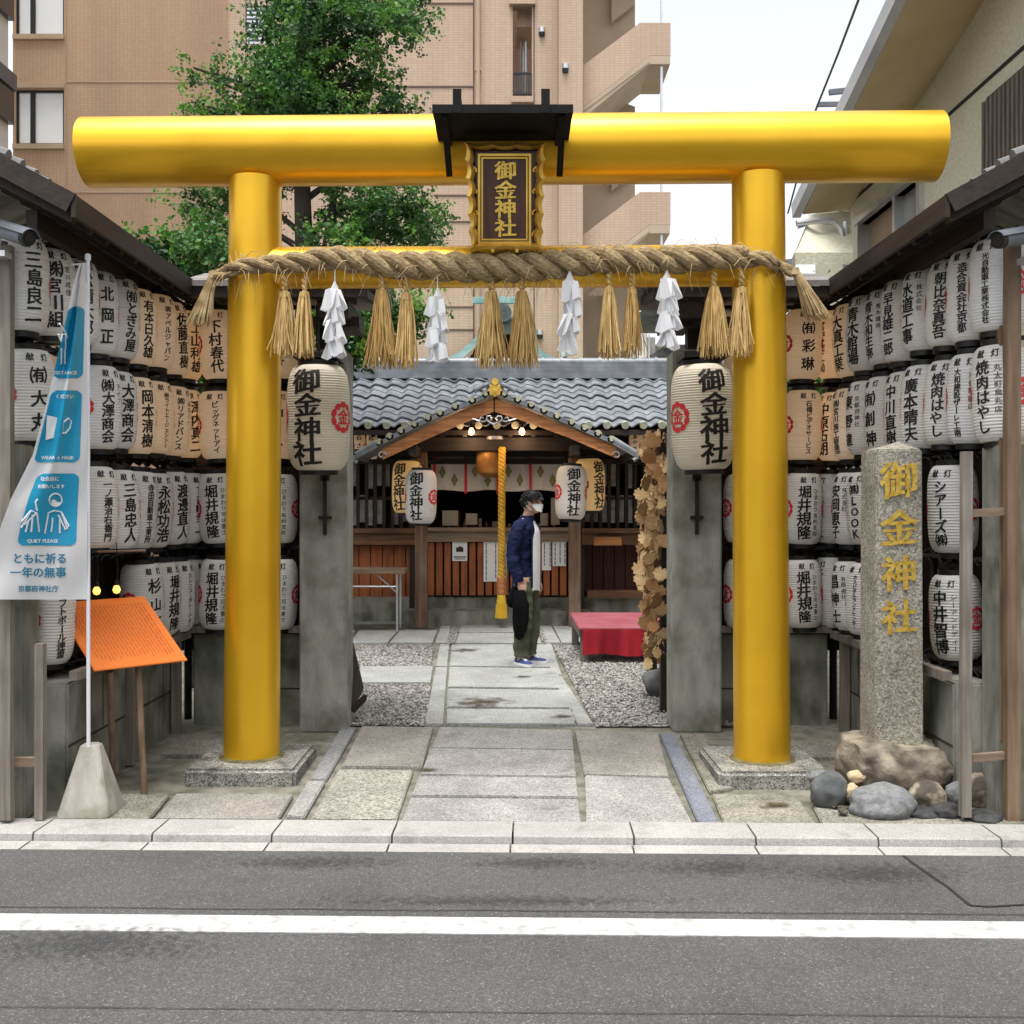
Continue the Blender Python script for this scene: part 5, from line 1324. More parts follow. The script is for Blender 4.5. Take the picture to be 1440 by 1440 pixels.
for nm, lab, sx_, qs in (('garden_shrub','leafy green shrub behind the left lantern wall beside the gold pillar',-1,[(195,372,40,18,500),(255,365,45,26,900),(295,350,30,26,500),(330,370,40,20,500),(270,395,50,20,500)]),
                    ('garden_shrub','dark leafy shrub behind the left gate post under the tie beam',-1,[(520,450,55,30,1500),(480,465,40,40,900),(560,440,40,22,700),(505,488,30,20,500),(600,430,24,14,220),(452,470,26,40,600)]),
                    ('garden_shrub','green shrub seen through the gaps of the right lantern rack',1,[(1130,540,40,26,500),(1165,560,40,60,900),(1120,440,30,30,400),(1140,640,40,30,500)]),
                    ('garden_shrub','green shrub seen through the gaps of the left rear lantern rack',-1,[(310,535,30,20,400),(290,600,40,50,900),(350,480,40,40,700),(240,520,50,50,900)])):
    YS = 9.4 if 'lantern' in lab else 11.5
    c0 = P(qs[-1][0], 0, YS); t = thing(nm, lab, 'shrub', (c0.x, YS, 0), 'garden shrubs')
    cb = MB(); st = MB()
    for u, v, ru, rv, n in qs:
        c_ = P(u, v, YS); sc_ = YS/F; leaves(cb, rs, c_, (ru*sc_, .3, rv*sc_), n*2, .05)
        st.tube([(c0.x, YS, 0), (c0.x, YS, c_.z*.75), ((c0.x+c_.x)/2, YS+.05, c_.z*.9), tuple(c_)], [.03,.025,.02,.006], 6)
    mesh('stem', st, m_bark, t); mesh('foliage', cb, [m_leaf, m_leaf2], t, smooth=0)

# ------------------------------------------------------------------ stone marker and rocks
YS0 = 5.98
st = thing('stone_marker', 'tall granite marker pillar with four carved gold characters on a rough base stone', 'stone pillar', P(1255,1045,YS0+.1))
a, c = P(1232.5,1046,YS0), P(1297,632,YS0)
ap = P(1265, 624, YS0+.13)
b = MB(); x0,x1,y0,y1 = a.x, c.x, YS0, YS0+.265
fz = c.z
vs = []
nl = 14
for k in range(nl+1):
    f_ = k/nl; z = a.z-.03 + (fz-a.z+.03)*f_; e = .006*(1-f_)
    vs.append([(x0-e,y0-e,z),(x1+e,y0-e,z),(x1+e,y1+e,z),(x0-e,y1+e,z)])
b.loft(vs, cap=False); b.add([Vector(p) for p in vs[-1]] + [Vector((ap.x, y0+.132, ap.z+.015))], [(0,1,4),(1,2,4),(2,3,4),(3,0,4)])
mesh('shaft', b, m_stele, st, bevel=.008, clean=True)
b = MB()
for ch, v, s_ in (('御',676,54),('金',743,53),('神',807,51),('社',868,50)):
    fn = lambda x, y, v=v: P(1264.5 + x, v - y, YS0 - .012)
    fn2 = lambda x, y, v=v: P(1264.5 + x, v - y, YS0 - .004)
    put(b, ch, 0, 0, s_, fn, slant=.08)
mesh('gilt_lettering', b, m_goldleaf, st, smooth=0)
b = MB(); cc = P(1255,1072,YS0+.12)
bm = bmesh.new(); bmesh.ops.create_cube(bm, size=2); bmesh.ops.subdivide_edges(bm, edges=bm.edges[:], cuts=14, use_grid_fill=True)
for v in bm.verts:
    p = v.co.copy(); q = p.normalized()*1.25; p = p.lerp(q, .52)
    p = Vector((p.x*.258, p.y*.25, p.z*.135)); k = noise.noise(p*6)*.05 + noise.noise(p*18)*.026 + noise.noise(p*45)*.012
    v.co = p + v.normal*0 + p.normalized()*k
b.add([cc + v.co for v in bm.verts], [[q.index for q in f.verts] for f in bm.faces]); bm.free()
m_rockb = M('brown_rock', (.085,.072,.055), (.27,.23,.175), sc=9, rough=.9, bump=.8, bsc=40, c3=(.42,.36,.26), sc3=5)
mesh('base_stone', b, m_rockb, st, smooth=60)
m_rg = M('dark_grey_rock', (.055,.06,.062), (.15,.155,.155), sc=6, rough=.75, bump=.5, bsc=30, c3=(.24,.24,.22), sc3=4)
m_rl = M('pale_grey_rock', (.12,.125,.13), (.21,.215,.215), sc=30, rough=.9, bump=.6, bsc=60)
m_rt = M('tan_rock', (.38,.28,.16), (.55,.43,.28), sc=6, rough=.85, bump=.5, bsc=40)
m_rm = M('mottled_rock', (.07,.06,.045), (.42,.36,.26), sc=9, rough=.9, bump=.8, bsc=30, lo=.42, hi=.62)
m_rk = M('black_rock', (.018,.018,.02), (.06,.06,.06), sc=8, rough=.7, bump=.6, bsc=30)
for i, (u, v, ru, rv, m_, lab, Y) in enumerate(((1166,1112,27,27,m_rg,'round dark grey boulder beside the right plinth',5.85),(1198,1116,12,14,m_rt,'small tan stone beside the dark round boulder',5.85),(1152,1094,15,12,m_rl,'small pale stone on top of the dark round boulder',5.95),
     (1242,1132,47,28,m_rl,'broad pale grey rounded boulder under the stone marker',5.72),(1303,1120,27,22,m_rm,'mottled brown rock right of the pale boulder',5.78),(1344,1118,16,18,m_rl,'bluish grey stone leaning behind the front wooden stake',5.8),(1376,1112,22,26,m_rm,'mottled tan rock between the wooden stakes at the right',5.85),
     (1295,1145,24,12,m_rk,'flat black stone under the mottled brown rock',5.68),(1330,1143,24,14,m_rk,'black stone left of the front wooden stake foot',5.68),(1382,1150,28,12,m_rk,'low black stone between the two right stakes',5.62),(1205,1092,14,9,m_rt,'small sandy stone against the base stone of the marker',5.9))):
    c_ = P(u, v, Y); k = Y/F; b = MB(); b.blob(c_, 1, (ru*k, ru*k*.8, rv*k), 4, .095, 1.6, i+3); tag(mesh('rock', b, m_, smooth=60), lab, 'rock', 'rocks around the marker')
rs = random.Random(4); b = MB()
for k in range(260):
    x, y = rs.uniform(1.75,2.45), rs.uniform(5.66,6.3); b.blob((x,y,-.05+rs.uniform(-.01,.02)), rs.uniform(.012,.035), (1,1,.6), 1, .2, 2, k)
o = mesh('rubble', b, m_rm, smooth=60); o['kind'] = 'stuff'
c_ = P(930,962,9.0); b = MB(); b.blob((c_.x, 9.0, .1), .14, (1,.8,1.1), 3, .2, 1.3, 40); tag(mesh('rock', b, m_rg, smooth=60), 'grey rock on the gravel at the foot of the leaf plaque rack', 'rock')

# ------------------------------------------------------------------ banner, sign, bulbs, cameras
bn = thing('banner_flag', 'white banner with three blue panels on a white pole in a concrete foot', 'banner', P(124,1155,5.72))
YB = 5.72
b = MB(); b.tube([P(124.5,1052,YB), P(123.5,366,YB)], .0105, 12); b.tube([P(100,372,YB+.01), P(124,371,YB)], .006, 8); b.lathe([(.0,-.0),(.016,.0),(.016,.03),(.0,.04)], 10, P(123.5,366,YB)); mesh('pole', b, m_white_pole, bn)
b = MB(); lo_ = [(80,1156),(169,1156),(169,1156),(80,1156)]
cb0, ct0 = P(125,1156,5.58), P(124,1049,5.7)
zb, zt = gz(5.6)+.0, ct0.z
hb, ht = .138, .047
def sq(cx, cy, h, z, r=.02): return [(cx-h,cy-h+r,z),(cx-h+r,cy-h,z),(cx+h-r,cy-h,z),(cx+h,cy-h+r,z),(cx+h,cy+h-r,z),(cx+h-r,cy+h,z),(cx-h+r,cy+h,z),(cx-h,cy+h-r,z)]
cy = 5.755; xb = P(125,1100,5.72).x
b.loft([sq(xb,cy,hb,zb), sq(xb,cy,hb,zb+.02), sq(xb,cy,ht+.006,zt-.015), sq(xb,cy,ht,zt)]); mesh('concrete_foot', b, m_foot, bn, bevel=.006)
# the cloth hangs limp: gathered at the head, spreading below
def uL(v):
    pts = [(366,113),(400,103),(480,86),(560,67),(640,46),(700,16),(740,1),(780,-9),(843,-24)]
    for (a0,b0),(a1,b1) in zip(pts, pts[1:]):
        if v <= a1: return b0+(b1-b0)*(v-a0)/(a1-a0)
    return -24
def uR(v): return 122.5 - (2 if v < 400 else 0)
def cloth(u, v, off=0.):
    a0, a1 = uL(v), uR(v); f_ = (u-a0)/(a1-a0)
    g_ = max(0, min(1, (v-366)/480))
    fold = .055*math.exp(-((f_-(.50-.1*g_))/.11)**2)*(1-g_*.75) - .03*math.sin(f_*9+v*.012)*(1-.5*g_)*f_*(1-f_)*4 + .008*math.sin(v*.045+f_*5)
    y = YB - .02 - fold*1.1 - (1-f_)*.26 - off
    return P(u, v, y)
b = MB(); b.grid(44, 70, lambda i, j: cloth(uL(370+473*j)+(uR(370+473*j)-uL(370+473*j))*i, 370+473*j)); mesh('cloth', b, m_vinyl, bn, smooth=60)
def panel(mb, v0, v1, f0, f1, r=.12, off=.004, nx=26, ny=26):
    def fn(i, j):
        v = v0+(v1-v0)*j; a0, a1 = uL(v), uR(v)
        # rounded corners
        yy = min(j, 1-j)*(v1-v0); rr = 9.; ins = 0 if yy > rr else (rr - math.sqrt(max(0, rr*rr-(rr-yy)**2)))
        l = a0+(a1-a0)*f0+ins*.8; rt = a0+(a1-a0)*f1-ins*.8
        return cloth(l+(rt-l)*i, v, off)
    mb.grid(nx, ny, fn)
b = MB(); panel(b, 431, 532, .0, .88); panel(b, 549, 650, .06, .87); panel(b, 666, 767, .23, .88); mesh('blue_panel', b, m_blue, bn, smooth=60)
b = MB()
cf2 = lambda x, y: cloth(x, -y, .007)
def bw(txt, u, v, s, mb=b, m=0): line(mb, txt, u, -v, s, cf2, fat=True, m=m)
bw('DISTANCE', 92, 524, 6.8); bw('ください', 91, 557.5, 6.6); bw('WEAR A MASK', 81, 643.5, 6.6); bw('な会話に', 70, 673.5, 6.8); bw('お願いします', 72, 684, 6.4); bw('QUIET PLEASE', 60, 760.5, 6.8)
# mask pictogram
b.poly([cf2(66,-584),cf2(80,-587),cf2(90,-592),cf2(89,-606),cf2(84,-612),cf2(74,-616),cf2(64,-619)])
def st_(pts, w_=.0045, o=.008): b.tube([cloth(u, v, o) for u, v in pts], w_, 5)
st_([(90,593),(96,588),(100,592),(98,602),(92,609),(88,609)]); st_([(84,455),(89,462),(95,475)]); st_([(86,480),(87,470),(92,470),(92,490)]); st_([(86,490),(86,512)]); st_([(91,490),(91,512)]); st_([(82,470),(86,480)])
# two people turned apart
ring = [(78+9*math.cos(a*.4488), 703+9*math.sin(a*.4488)) for a in range(15)]; st_(ring)
b.poly([cf2(72,-704),cf2(76,-702),cf2(81,-706),cf2(86,-706),cf2(83,-710),cf2(77,-712),cf2(73,-709)])
for pts in ([(63,750),(68,721),(76,718),(86,720),(95,744)],[(72,748),(74,728)],[(84,750),(84,728)],[(86,720),(97,740),(92,745),(82,724)],[(55,748),(52,722),(44,718),(34,735),(30,742)],[(44,748),(46,724)],[(36,748),(40,732)],[(52,718),(50,706),(53,702)],[(52,721),(34,738),(31,733),(43,719)]): st_(pts)
mesh('white_print', b, m_white, bn, smooth=0)
b = MB(); bw('ともに祈る', 56, 785.5, 15.5, b); bw('一年の無事', 54, 805, 15.8, b); bw('京都府神社庁', 54, 828, 9.6, b); mesh('blue_lettering', b, m_bluetext, bn, smooth=0)
# orange notice board on stakes
sg = thing('orange_notice_board', 'tilted orange notice board with columns of fine text on two wooden stakes', 'notice board', (-2.1, 6.2, -.03))
LL, LR, UR = P(133,943,5.95), P(264,928,6.30), P(203,838,6.60); UL = LL+UR-LR
nrm = (LR-LL).cross(UR-LR).normalized()
if nrm.z < 0: nrm = -nrm
b = MB(); b.prism([LL,LR,UR,UL], -nrm*.012); mesh('board', b, m_orange, sg, bevel=.003)
b = MB(); rs = random.Random(6); 
def bd(x, y): return LL + (LR-LL)*x + (UL-LL)*y + nrm*.0015
for k in range(22):
    x = .10+.80*k/21; y = .90; 
    while y > .14:
        h = rs.uniform(.03,.12); w_ = .009 if k < 19 else .013; b.poly([bd(x,y),bd(x+w_,y),bd(x+w_,max(y-h,.1)),bd(x,max(y-h,.1))]); y -= h + .018
mesh('faint_text', b, m_faint, sg, smooth=0)
for u0, v0, u1, v1, Y0, Y1 in ((159,1098,155,944,6.0,6.06),(203,1114,194,930,6.2,6.22)):
    b = MB(); q = P(u1, v1, Y1); g0 = G(u0, v0); b.tube([(g0.x, g0.y, g0.z-.02), (q.x, q.y, q.z+.1 if False else q.z)], .019, 10); mesh('stake', b, m_bwood, sg)
b = MB(); c0 = bd(.2,.5)-nrm*.02; c1 = bd(.85,.5)-nrm*.02; b.bar(c0, c1, .03, .02); mesh('batten', b, m_bwood, sg)
for i, (u, v) in enumerate(((136,831),(164,829))):
    p = P(u, v, 6.45); t = thing('hanging_bulb', f'small lit bulb on a wire behind the orange board, {["nearer the banner pole","nearer the red emblem"][i]}', 'bulb', p, 'bulbs over the orange board')
    b = MB(); b.lathe([(0,-.026),(.016,-.02),(.024,-.002),(.018,.016),(.011,.026)], 14, p); mesh('glass', b, m_bulb, t)
    b = MB(); b.lathe([(.014,.026),(.014,.055),(.008,.06)], 12, p); b.tube([p+Vector((0,0,.058)), p+Vector((.008,0,.12)), p+Vector((-.008,.02,.28))], .0028, 5); mesh('socket', b, m_black, t)
b = MB(); b.tube([P(124,776,6.47), P(205,774,6.47)], .008, 6); tag(mesh('wire_rail', b, m_gwoodx), 'thin wooden rail carrying two small bulbs behind the banner pole', 'rail')
for s, (u0,v0),(u1,v1) in ((-1,(-14,318),(36,334)),(1,(1462,328),(1408,338))):
    Y = 5.45; p0, p1 = P(u0,v0,Y+.06), P(u1,v1,Y-.1)
    t = thing('security_camera', f'grey bullet security camera on the {"left" if s < 0 else "right"} roof post pointing inward', 'camera', p1, 'security cameras')
    d = (p1-p0).normalized(); b = MB(); b.tube([p0, p1], .042, 20); mesh('housing', b, m_grey_metal, t)
    b = MB(); b.tube([p1, p1+d*.03], [.041,.038], 20); b.tube([p1+d*.0301, p1+d*.034], .026, 16); mesh('lens', b, m_black, t)
    b = MB(); sd_ = d.cross(Vector((0,0,1))).normalized(); up = sd_.cross(d)
    b.loft([[q + (sd_*math.cos(a) + up*math.sin(a))*r for r, a in [(.052, .35+k*.2438) for k in range(11)]+[(.048, 2.79-k*.2438) for k in range(11)]] for q in (p0, p1+d*.045)]); mesh('sun_shield', b, m_grey_metal, t)
    b = MB(); q = p0.lerp(p1,.3); b.tube([q-up*.04, q-up*.10, q-up*.12+d*(-.04)], .014, 8); b.box(q.x-.04,q.x+.04,q.y-.04,q.y+.04,q.z-.145,q.z-.115); mesh('bracket', b, m_alu, t)
# boards leaning by the gate posts
b = MB(); b.prism([P(490,878,8.1), P(511,968,7.95), P(509,975,7.95), P(490,1004,7.85)], (0,.03,0)); b.prism([P(494,993,7.85), P(512,976,7.95), P(511,982,7.95), P(494,1000,7.85)], (.02,.02,-.02))
tag(mesh('leaning_board', b, m_dwood), 'dark triangular wooden brace leaning behind the left gate post', 'brace')
# plaque rack with votive leaves
rk_ = thing('plaque_rack', 'dark wooden rack behind the right gate post where leaf plaques hang', 'rack', (1.27, 8.5, 0))
b = MB(); q0 = P(938,1006,8.25); b.box(q0.x-.04, q0.x+.04, 8.3, 8.38, -.02, 2.2); b.box(q0.x-.04, q0.x+.04, 9.1, 9.18, -.02, 2.2); mesh('post', b, m_dwood, rk_)
b = MB()
for k in range(9): z = .55+k*.2; b.bar((q0.x, 8.2, z), (q0.x, 9.25, z), .02, .025)
mesh('rail', b, m_dwoody, rk_)
lm = MB(); pts = []
for k in range(25):
    a = rad(-150 + 300*k/24)+math.pi/2; r = .085*(1 + .13*math.cos(k*1.9) - (.30 if k == 12 else 0)); pts.append(Vector((r*math.cos(a), 0, r*math.sin(a)*.9)))
pts += [Vector((.012,0,-.10)), Vector((-.012,0,-.10))]
pts = [Vector((p.x, 0, p.z)) for p in pts]
lm.prism(pts, (0,.008,0)); lmm = None
m_ply = M('pale_plywood', (.48,.31,.14), (.68,.49,.27), sc=5, stretch=(1,1,6), rough=.7, vary=(.30,.14,.05))
rs = random.Random(31)
for k in range(240):
    if k == 0: o = mesh('votive_plaque', lm, m_ply, None, local=True, clean=True, smooth=20); proto = o
    else: o = proto.copy(); C.objects.link(o)
    f_ = k/240; z = .40 + 1.78*((k*.618) % 1); y = rs.uniform(8.1,8.9); x = (922-CU + rs.uniform(-15,22) - (8 if .9 < z < 1.7 else 0))/F*y
    o.location = (x, y, z); o.rotation_euler = (rs.uniform(-.3,.3), rs.uniform(-.6,.6) + math.pi*(rs.random()<.5)*0, rs.uniform(-1.2,1.2)); s_ = rs.uniform(.5,.8); o.scale = (s_, s_, s_)
    tag(o, 'pale wooden leaf shaped votive plaque hanging in the cluster beside the right gate post', 'votive plaque', 'leaf shaped votive plaques')
# red bench and folding table
be = thing('red_bench', 'low wide bench covered with red felt on the gravel right of the man', 'bench', (1.2, 11.6, 0))
b = MB(); b.box(.70,1.72,10.92,12.6,.325,.352); mesh('top_cloth', b, m_redtop, be, bevel=.008)
def dr_(i, j):
    x = .735 + .985*i; return (x, 10.905 - .02*math.sin(i*16)*(1-j) - .012*math.sin(i*43+1)*(1-j), .345 - .265*(1-j) + .012*math.sin(i*9)*(1-j))
b = MB(); b.grid(70, 10, dr_); mesh('front_drape', b, m_redcloth, be, smooth=60)
b = MB()
for x, y in ((.72,10.98),(1.6,10.98),(.72,12.5),(1.6,12.5)): b.box(x, x+.08, y, y+.08, -.01, .32)
b.box(.72,.76,11.06,12.5,.23,.32); mesh('frame', b, m_gwood, be)
tb = thing('folding_table', 'weathered wooden folding table with metal legs before the left bay of the hall', 'table', (-2.2, 13.9, 0))
b = MB(); q0 = P(571,806,13.8); b.box(-3.6, q0.x, 13.6, 14.15, q0.z, q0.z+.06); mesh('tabletop', b, m_gwoodx, tb, bevel=.005)
for x, y in ((q0.x-.10,13.66),(q0.x-.10,14.08),(-3.4,13.66),(-3.4,14.08)):
    b = MB(); b.tube([(x,y,0),(x,y,q0.z)], .015, 8); mesh('leg', b, m_alu, tb)
b = MB(); b.tube([(q0.x-.10,13.66,.5),(q0.x-.35,13.66,q0.z-.02)], .011, 6); b.tube([(-3.4,13.66,.58),(q0.x-.1,13.66,.58)], .011, 6); mesh('strut', b, m_alu, tb)

# ------------------------------------------------------------------ the visitor
m_skin = M('skin', (.50,.30,.21), (.56,.35,.25), sc=5, rough=.55)
m_navy = M('navy_cotton', (.005,.009,.034), (.010,.017,.056), sc=6, rough=.85, bump=.6, bsc=14, dist=.03, spec=.15)
m_olive = M('olive_cotton', (.05,.06,.036), (.10,.112,.066), sc=4, rough=.85, bump=.35, bsc=9, dist=.03)
m_shirt = M('white_cotton', (.70,.71,.76), (.80,.81,.84), sc=5, rough=.8, bump=.3, bsc=12, dist=.02)
m_hair = M('black_hair', (.004,.004,.004), (.010,.009,.008), sc=20, stretch=(1,1,.2), rough=.6, spec=.2)
m_cblack = M('black_cloth', (.003,.003,.0035), (.008,.008,.009), sc=5, rough=1, spec=.08)
ML = Vector((.165, 10.85, 0)); MA = rad(-26)
man = thing('person', 'standing man in navy jacket, olive trousers and white face mask on the path', 'person', ML); man.rotation_euler = (0,0,MA)
def ell(cx, cy, z, rx, ry, n=20, tx=0): return [(cx + rx*math.cos(6.2832*k/n), cy + ry*math.sin(6.2832*k/n), z + tx*math.cos(6.2832*k/n)) for k in range(n)]
def limb(mb, pts, rs_, n=14): mb.tube(pts, rs_, n)
b = MB()
b.loft([ell(-.005,0,.80,.10,.15), ell(-.005,0,.95,.098,.138), ell(-.01,0,1.12,.108,.150), ell(-.012,0,1.28,.115,.168), ell(-.01,0,1.40,.098,.165), ell(-.002,0,1.46,.07,.11), ell(.012,0,1.50,.057,.06), ell(.03,0,1.56,.053,.053), ell(.04,0,1.60,.056,.055)])
b.blob((.055,0,1.635), 1, (.098,.076,.112), 3, 0); b.blob((.095,0,1.575), 1, (.055,.052,.045), 3, 0); b.blob((.150,0,1.625), 1, (.022,.014,.024), 2, 0)
for s in (-1,1):
    b.blob((.045,s*.078,1.625), 1, (.022,.010,.033), 2, 0)
    limb(b, [(0,s*.085,.88),(.01,s*.095,.62),(.02,s*.10,.47),(.0,s*.10,.28),(-.02,s*.10,.09),(-.02,s*.10,.03)], [.088,.075,.055,.055,.037,.036])
    limb(b, [(-.01,s*.15,1.40),(-.02,s*.20,1.33),(-.045,s*.225,1.12),(-.02,s*.225,1.0),(.02,s*.215,.86),(.03,s*.213,.825)], [.055,.05,.043,.042,.029,.027])
    # hand: palm, four unequal fingers, thumb
    limb(b, [(.028,s*.213,.84),(.034,s*.212,.80),(.040,s*.210,.765)], [.026,.034,.034], 12)
    for f_, (dx, L1) in enumerate(((.030,.070),(.011,.080),(-.009,.074),(-.027,.058))):
        x0_ = .040+dx; limb(b, [(x0_, s*.21, .775), (x0_+.004, s*.205, .775-L1*.45), (x0_+.0, s*.185, .775-L1*.75), (x0_-.004, s*.170, .775-L1*.72)], [.0095,.009,.008,.007], 8)
    limb(b, [(.058,s*.205,.815),(.078,s*.190,.785),(.076,s*.175,.755)], [.012,.0105,.008], 8)
o = mesh('body', b, m_skin, man, local=True); remesh(o, .0065, 3)
# trousers
b = MB(); b.loft([ell(-.005,0,.90,.112,.155), ell(-.005,0,.80,.118,.168), ell(-.005,0,.74,.118,.165)])
for s in (-1,1):
    fx = .035 if s > 0 else -.02
    b.loft([ell(-.005,s*.078,.84,.105,.088,18), ell(.0,s*.09,.70,.103,.085,18), ell(.012,s*.098,.50,.090,.078,18), ell(.006,s*.10,.40,.088,.077,18), ell(-.012,s*.10,.22,.083,.073,18), ell(-.018,s*.10,.115,.080,.070,18), ell(-.014,s*.10,.085,.083,.073,18)])
o = mesh('trousers', b, m_olive, man, local=True); remesh(o, .009, 4)
for v in o.data.vertices:
    k = noise.noise(Vector((v.co.x*8, v.co.y*8, v.co.z*13)))*.016; n_ = Vector((v.co.x, v.co.y - math.copysign(.1, v.co.y), 0)).normalized(); v.co += n_*k
# jacket
b = MB()
b.loft([ell(-.012,0,.775,.128,.172), ell(-.012,0,.85,.126,.172), ell(-.02,0,1.0,.120,.170), ell(-.022,0,1.15,.125,.180), ell(-.02,0,1.29,.128,.192), ell(-.014,0,1.39,.115,.190), ell(-.006,0,1.45,.088,.140), ell(.004,0,1.485,.072,.085), ell(.01,0,1.515,.070,.072)])
for s in (-1,1): limb(b, [(-.012,s*.13,1.41),(-.016,s*.19,1.36),(-.035,s*.225,1.24),(-.05,s*.238,1.12),(-.03,s*.236,1.0),(.008,s*.226,.88),(.016,s*.222,.845)], [.070,.074,.068,.062,.060,.054,.053])
o = mesh('jacket', b, m_navy, man, local=True); remesh(o, .009, 4)
for v in o.data.vertices:
    q = v.co; k = noise.noise(Vector((q.x*8, q.y*8, q.z*14 + 6*abs(q.y))))*.014 + noise.noise(Vector((q.x*18, q.y*18, q.z*40)))*.005; v.co += v.normal*k
# white shirt showing in the open front and at the hem
b = MB()
def sh_(i, j):
    a = (i-.5)*1.3*(1-.75*max(0,(j-.6)/.4)**1.3); z = .745 + .715*j; rx = .133 + .006*math.sin(j*3) - (.05*max(0,(j-.86)/.14)); return (-.012 + rx*math.cos(a) + .004, .176*math.sin(a)*(1-.35*max(0,(j-.8)/.2)), z + .012*math.sin(i*5)*(1-j))
b.grid(14, 24, sh_); b.loft([ell(-.012,0,.745,.121,.166,24), ell(-.012,0,.79,.123,.168,24)]); mesh('shirt', b, m_shirt, man, local=True, smooth=60)
b = MB()
for s in (-1,1):
    pts = [(-.012+.139*math.cos(a), s*.185*math.sin(a)) for a in (.52,.60)]
    b.loft([[( -.012+(.140+.006*k)*math.cos(.50+.10*k), s*.188*math.sin(.50+.10*k)*(1-.3*max(0,(z-1.3)/.2)), z) for k in range(3)] for z in (.78,.95,1.12,1.28,1.40)], cap=False)
mesh('jacket_front_edge', b, m_navy, man, local=True)
# hair
b = MB(); bm = bmesh.new(); bmesh.ops.create_icosphere(bm, subdivisions=4, radius=1); keep = []
for f in bm.faces:
    c_ = f.calc_center_median(); lim = -.42 if c_.x < .1 else (.30 if c_.x > .55 else -.42 + (c_.x-.1)*1.6)
    if abs(c_.y) > .75 and .0 < c_.x < .45 and c_.z < .1: continue
    if c_.z > lim: keep.append(f)
idx = {}; vs = []
fs = []
for f in keep:
    q = []
    for v in f.verts:
        if v.index not in idx:
            idx[v.index] = len(vs); k = 1.09 + .07*noise.noise(Vector((v.co.x*5, v.co.y*5, v.co.z*2.2))) + .03*noise.noise(v.co*14) + (.05 if v.co.z > .5 else 0)
            vs.append((.050 + v.co.x*.104*k, v.co.y*.084*k, 1.643 + v.co.z*.113*k))
        q.append(idx[v.index])
    fs.append(q)
b.add(vs, fs); bm.free()
rs = random.Random(15)
for k in range(420):
    a = rs.uniform(0,6.28); e = rs.uniform(.05,1.2); d = Vector((math.cos(a)*math.cos(e), math.sin(a)*math.cos(e), math.sin(e)))
    if d.x > .75 and d.z < .25: continue
    p = Vector((.05+d.x*.108, d.y*.088, 1.643+d.z*.118)); q = p + Vector((d.x*.02+rs.uniform(-.01,.026), d.y*.02+rs.uniform(-.012,.012), -.028 + d.z*.03 + rs.uniform(-.01,.014)))
    b.tube([p - d*.008, p.lerp(q,.5)+d*rs.uniform(.002,.011), q], [.006,.005,.001], 4)
mesh('hair', b, m_hair, man, local=True, smooth=60)
# mask and eyes
b = MB()
def mk(i, j):
    a = (i-.5)*(1.5+1.0*j); z = 1.538 + .085*j - .02*abs(i-.5)*2*(1-j)*-1; rx = .112 + .022*math.exp(-((i-.5)/.16)**2)*(.4+.6*j) ; return (.048 + rx*math.cos(a), .080*math.sin(a), z)
b.grid(20, 8, mk)
for s in (-1,1): b.tube([(.085,s*.074,1.615),(.065,s*.082,1.64),(.038,s*.086,1.652),(.030,s*.087,1.63)], .0025, 5); b.tube([(.085,s*.074,1.555),(.06,s*.083,1.585),(.034,s*.088,1.61)], .0025, 5)
mesh('face_mask', b, m_white, man, local=True, smooth=60)
b = MB()
for s in (-1,1): b.blob((.138,s*.033,1.645), 1, (.010,.015,.007), 2, 0); b.tube([(.140,s*.018,1.668),(.138,s*.035,1.671),(.126,s*.05,1.667)], .004, 5)
mesh('eyes', b, m_hair, man, local=True)
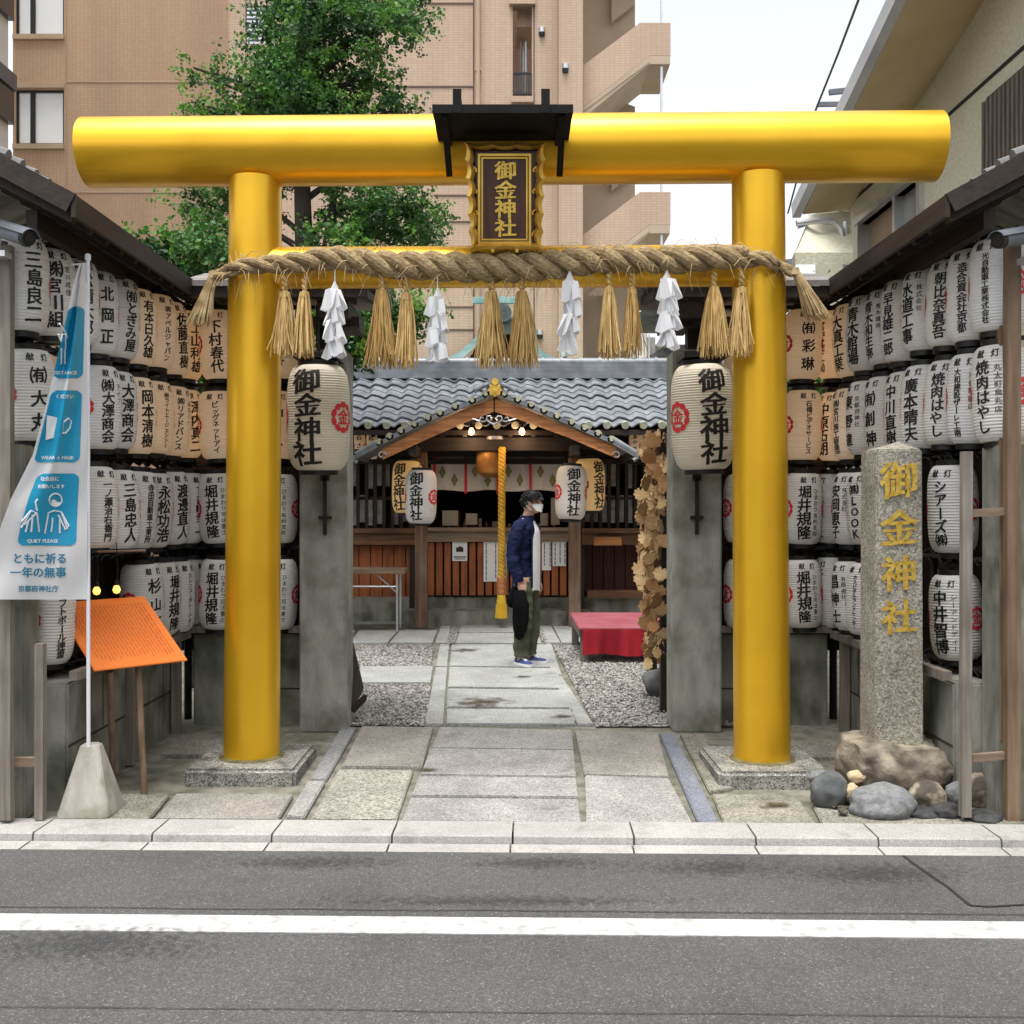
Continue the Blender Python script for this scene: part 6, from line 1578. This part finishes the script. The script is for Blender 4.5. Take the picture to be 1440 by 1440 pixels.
# shoes
for s, dx, yaw in ((1,.05,.12),(-1,-.035,-.55)):
    b = MB(); so = MB(); c_, s_ = math.cos(yaw), math.sin(yaw)
    def tf(x, y, z): return (-.02 + dx*0 + x*c_ - y*s_ , s*.10 + x*s_ + y*c_, z)
    prof = [(-.075,.030,.085),(-.05,.036,.095),(.0,.038,.088),(.05,.040,.070),(.11,.044,.055),(.155,.042,.045),(.185,.028,.036)]
    b.loft([[tf(x, wy*math.cos(t), .022 + max(0,(h-.022))*max(0,math.sin(t))) for t in [math.pi*k/8 for k in range(9)]] for x, wy, h in prof]); sh_o = mesh('shoe', b, M('navy_canvas'+('a' if s>0 else 'b'), (.03,.04,.14), (.06,.07,.2), sc=20, rough=.8), man, local=True)
    so.loft([[tf(x, y_, z) for y_, z in ((-wy-.004,.0),(wy+.004,.0),(wy+.005,.026),(-wy-.005,.026))] for x, wy, h in [(-.085,.022,0)]+prof+[(.196,.015,0)]]); so.loft([[tf(x, y_, z) for y_, z in ((-.016,h*.97),(.016,h*.97),(.012,h+.006),(-.012,h+.006))] for x, wy, h in prof[2:5]]); q = mesh('sole', so, m_white, sh_o, local=True)
# black jacket carried over the hand
b = MB(); hx = .03
def wp(x, y, z): v_ = Matrix.Rotation(MA, 3, 'Z') @ Vector((x,y,z)); return v_ + ML
def el2(cx, cy, z, rx, ry, n=22, sd_=0): return [wp(cx + rx*math.cos(6.2832*k/n)*(1+.12*math.sin(k*2.1+z*9)), cy + ry*math.sin(6.2832*k/n)*(1+.2*math.sin(k*3.3+z*14)), z) for k in range(n)]
b.loft([el2(.02,-.21,.775,.05,.032), el2(.02,-.215,.72,.065,.042), el2(.035,-.22,.62,.082,.045), el2(.035,-.22,.48,.086,.046), el2(.03,-.22,.37,.07,.04), el2(.02,-.22,.29,.04,.03), el2(.015,-.22,.27,.015,.014)])
b.loft([el2(-.03,-.20,.79,.035,.03), el2(-.055,-.205,.73,.045,.035), el2(-.08,-.21,.66,.045,.035), el2(-.075,-.21,.60,.03,.028), el2(-.07,-.21,.585,.012,.012)])
tag(mesh('folded_jacket', b, m_cblack, smooth=70), 'black jacket carried hanging from the hand of the standing man', 'jacket')
